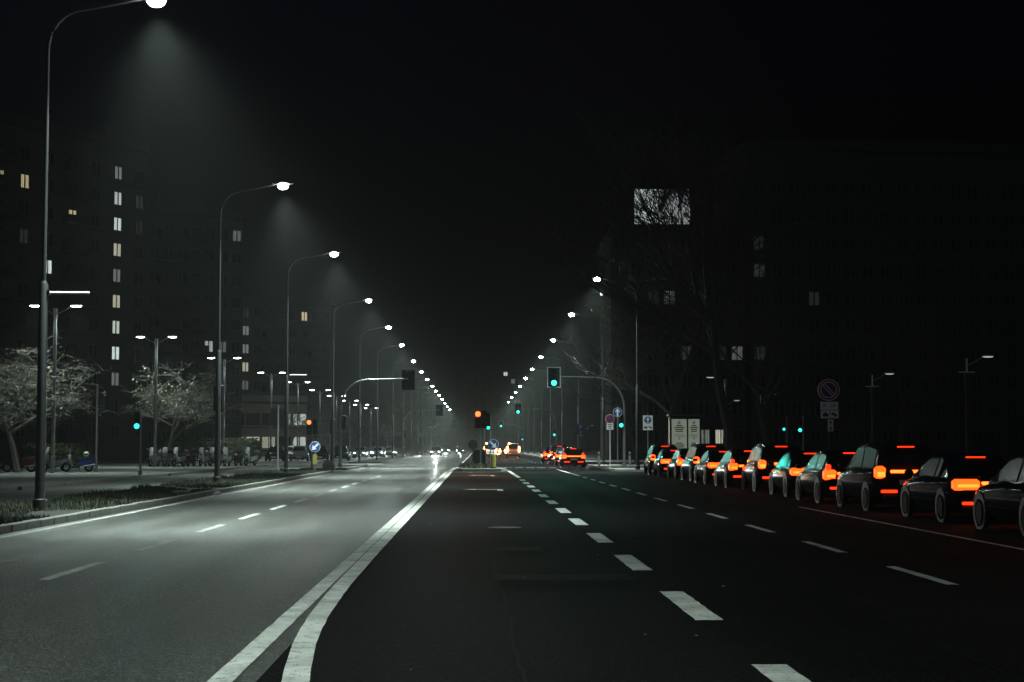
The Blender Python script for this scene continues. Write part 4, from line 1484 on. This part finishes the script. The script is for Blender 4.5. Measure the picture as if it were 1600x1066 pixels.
# far traffic going away, brake lights
far_car = car('car_grey', 'tail_far', rear_band=False)
put_car(far_car, 2.7, 236, 0, 'far car with red-orange tail lights just right of the island sign', 'far traffic with tail lights', True)
put_car(far_car, 5.4, 262, 0, 'far car with red-orange tail lights in the middle right lane', 'far traffic with tail lights')
put_car(far_car, 3.6, 300, 0, 'farthest car with tail lights down the avenue', 'far traffic with tail lights')
van = car('car_white', 'tail_far', kind='van', rear_band=False)
light('SPOT', 'brake_glow', 2500, (1.0, .25, .07), van, (-.7, -.3, 1.6), (R(89.5), 0, math.pi), .1, R(24), 1.0)
fix_kids(van)
put_car(van, 4.9, 215, 0, 'pale van with tall glowing brake lights beyond the crossing', None, True, 'van')
van2 = copy_tree(van)
van2.location = (1.9, 222, 0)
tag(van2, 'pale van with brake lights glowing behind the island arrow sign', 'van')
# oncoming traffic
onc = car('car_grey', None, 'head_lamp')
light('SPOT', 'headlight_beam', 55000, (0.95, 1.0, 0.95), onc, (0, 4.5, .62), (R(89), 0, 0), .2, R(26), 1.0)
fix_kids(onc)
put_car(onc, -6.6, 262, math.pi, 'oncoming car with dazzling headlights on the left carriageway', None, True)
far_on = car('car_black', None, 'head_lamp_far')
light('SPOT', 'headlight_beam', 4000, (0.95, 1.0, 0.97), far_on, (0, 4.5, .62), (R(89), 0, 0), .2, R(26), 1.0)
fix_kids(far_on)
for k, (x, y) in enumerate(((-3.4, 335), (-6.8, 352), (-4.2, 390))):
    put_car(far_on, x, y, math.pi, 'distant oncoming car with headlights, %s behind the dazzling one' % ORD[k], 'distant oncoming cars', k == 0)
srv = car('car_silver', None, 'head_lamp_blue')
light('SPOT', 'headlight_beam', 2500, (0.75, 0.92, 1.0), srv, (0, 4.5, .62), (R(89), 0, 0), .2, R(26), 1.0)
fix_kids(srv)
for k, (x, y) in enumerate(((-15.2, 212), (-13.4, 221), (-14.6, 236), (-13.2, 247))):
    put_car(srv, x, y, math.pi, 'silver car with bluish headlights on the service road, %s from the front' % ORD[k], 'cars with lights on the service road', k == 0, z=.02)
pk = [car('car_black'), car('car_silver'), car('car_grey')]
pn = ('black', 'silver', 'grey')
for k, (x, y) in enumerate(((-19.4, 158), (-17.6, 160), (-15.5, 158.5), (-13.6, 162), (-19.0, 170), (-17.2, 172))):
    put_car(pk[k % 3], x, y, math.pi + R(6 * math.sin(k)), '%s car parked head-on beyond the side street, %s from the left' % (pn[k % 3], ORD[k]), 'cars parked beyond the side street', k < 3, z=.13)

# ------------------------------------------------------------------ litter, grass
lt = MB()
rnd = random.Random(8)
q = at(358, 769, 55)
for r_ in range(1):
    ring_ = []
    for z, t in ((0, 1), (.05, 1.1), (.1, .7), (.14, .2)):
        ring_.append([(t * .14 * math.cos(a) * rnd.uniform(.7, 1.3), t * .10 * math.sin(a) * rnd.uniform(.7, 1.3), z) for a in [k * 2 * math.pi / 9 for k in range(9)]])
    lt.loft(ring_)
tag(lt.build('crumpled_paper', 'paper', None, False, (-8.45, 52.5, .004)), 'small crumpled white paper lying in the left gutter', 'litter')
for k in range(16):
    x, y = rnd.uniform(-1.2, 6.5), rnd.uniform(9.5, 34)
    s_ = rnd.uniform(.008, .022)
    f = MB().add([(-s_, -s_ * .6, 0), (s_, -s_ * .4, 0), (s_ * .7, s_ * .6, 0.006), (-s_ * .8, s_ * .7, 0.004)], [(0, 1, 2, 3)]).add([(-s_, -s_ * .6, 0), (s_, -s_ * .4, 0), (0, 0, s_ * .8)], [(0, 1, 2)])
    f.build('grit', 'concrete', road_r, False, (x, y, .004))

gm = MB()
rnd = random.Random(77)
for i in range(52000):
    y = 28 + 70 * rnd.random() ** 1.25
    x = rnd.uniform(-11.78, -8.8)
    d = mnoise.noise(Vector((x * .7, y * .35, 0)))
    if d < -.18:
        continue
    h = rnd.uniform(.04, .11) * (1 + 1.4 * max(0, d)) * (1.5 if x < -11.5 or rnd.random() < .03 else 1)
    a = rnd.uniform(0, 6.283)
    w = .012
    dx, dy = math.cos(a), math.sin(a)
    gm.add([(x - w * dy, y + w * dx, .115), (x + w * dy, y - w * dx, .115), (x + dx * h * .5, y + dy * h * .5, .12 + h)], [(0, 1, 2)])
tag(gm.build('grass', 'grass'), 'short rough grass growing on the left verge', 'grass', kind='stuff')

# ------------------------------------------------------------------ night haze
hz = MB().box((0, 720, 22.5), (1880, 1860, 47.5)).build('haze', None)
hm_ = bpy.data.materials.new('haze')
hm_.use_nodes = True
nt = hm_.node_tree
nt.nodes.clear()
out = nt.nodes.new('ShaderNodeOutputMaterial')
pv = nt.nodes.new('ShaderNodeVolumePrincipled')
pv.inputs['Color'].default_value = (0.93, 0.97, 0.95, 1)
pv.inputs['Density'].default_value = HAZE
pv.inputs['Anisotropy'].default_value = 0.4
nt.links.new(pv.outputs[0], out.inputs['Volume'])
hz.data.materials.append(hm_)
tag(hz, 'thin night haze filling the whole street', 'haze', kind='stuff')
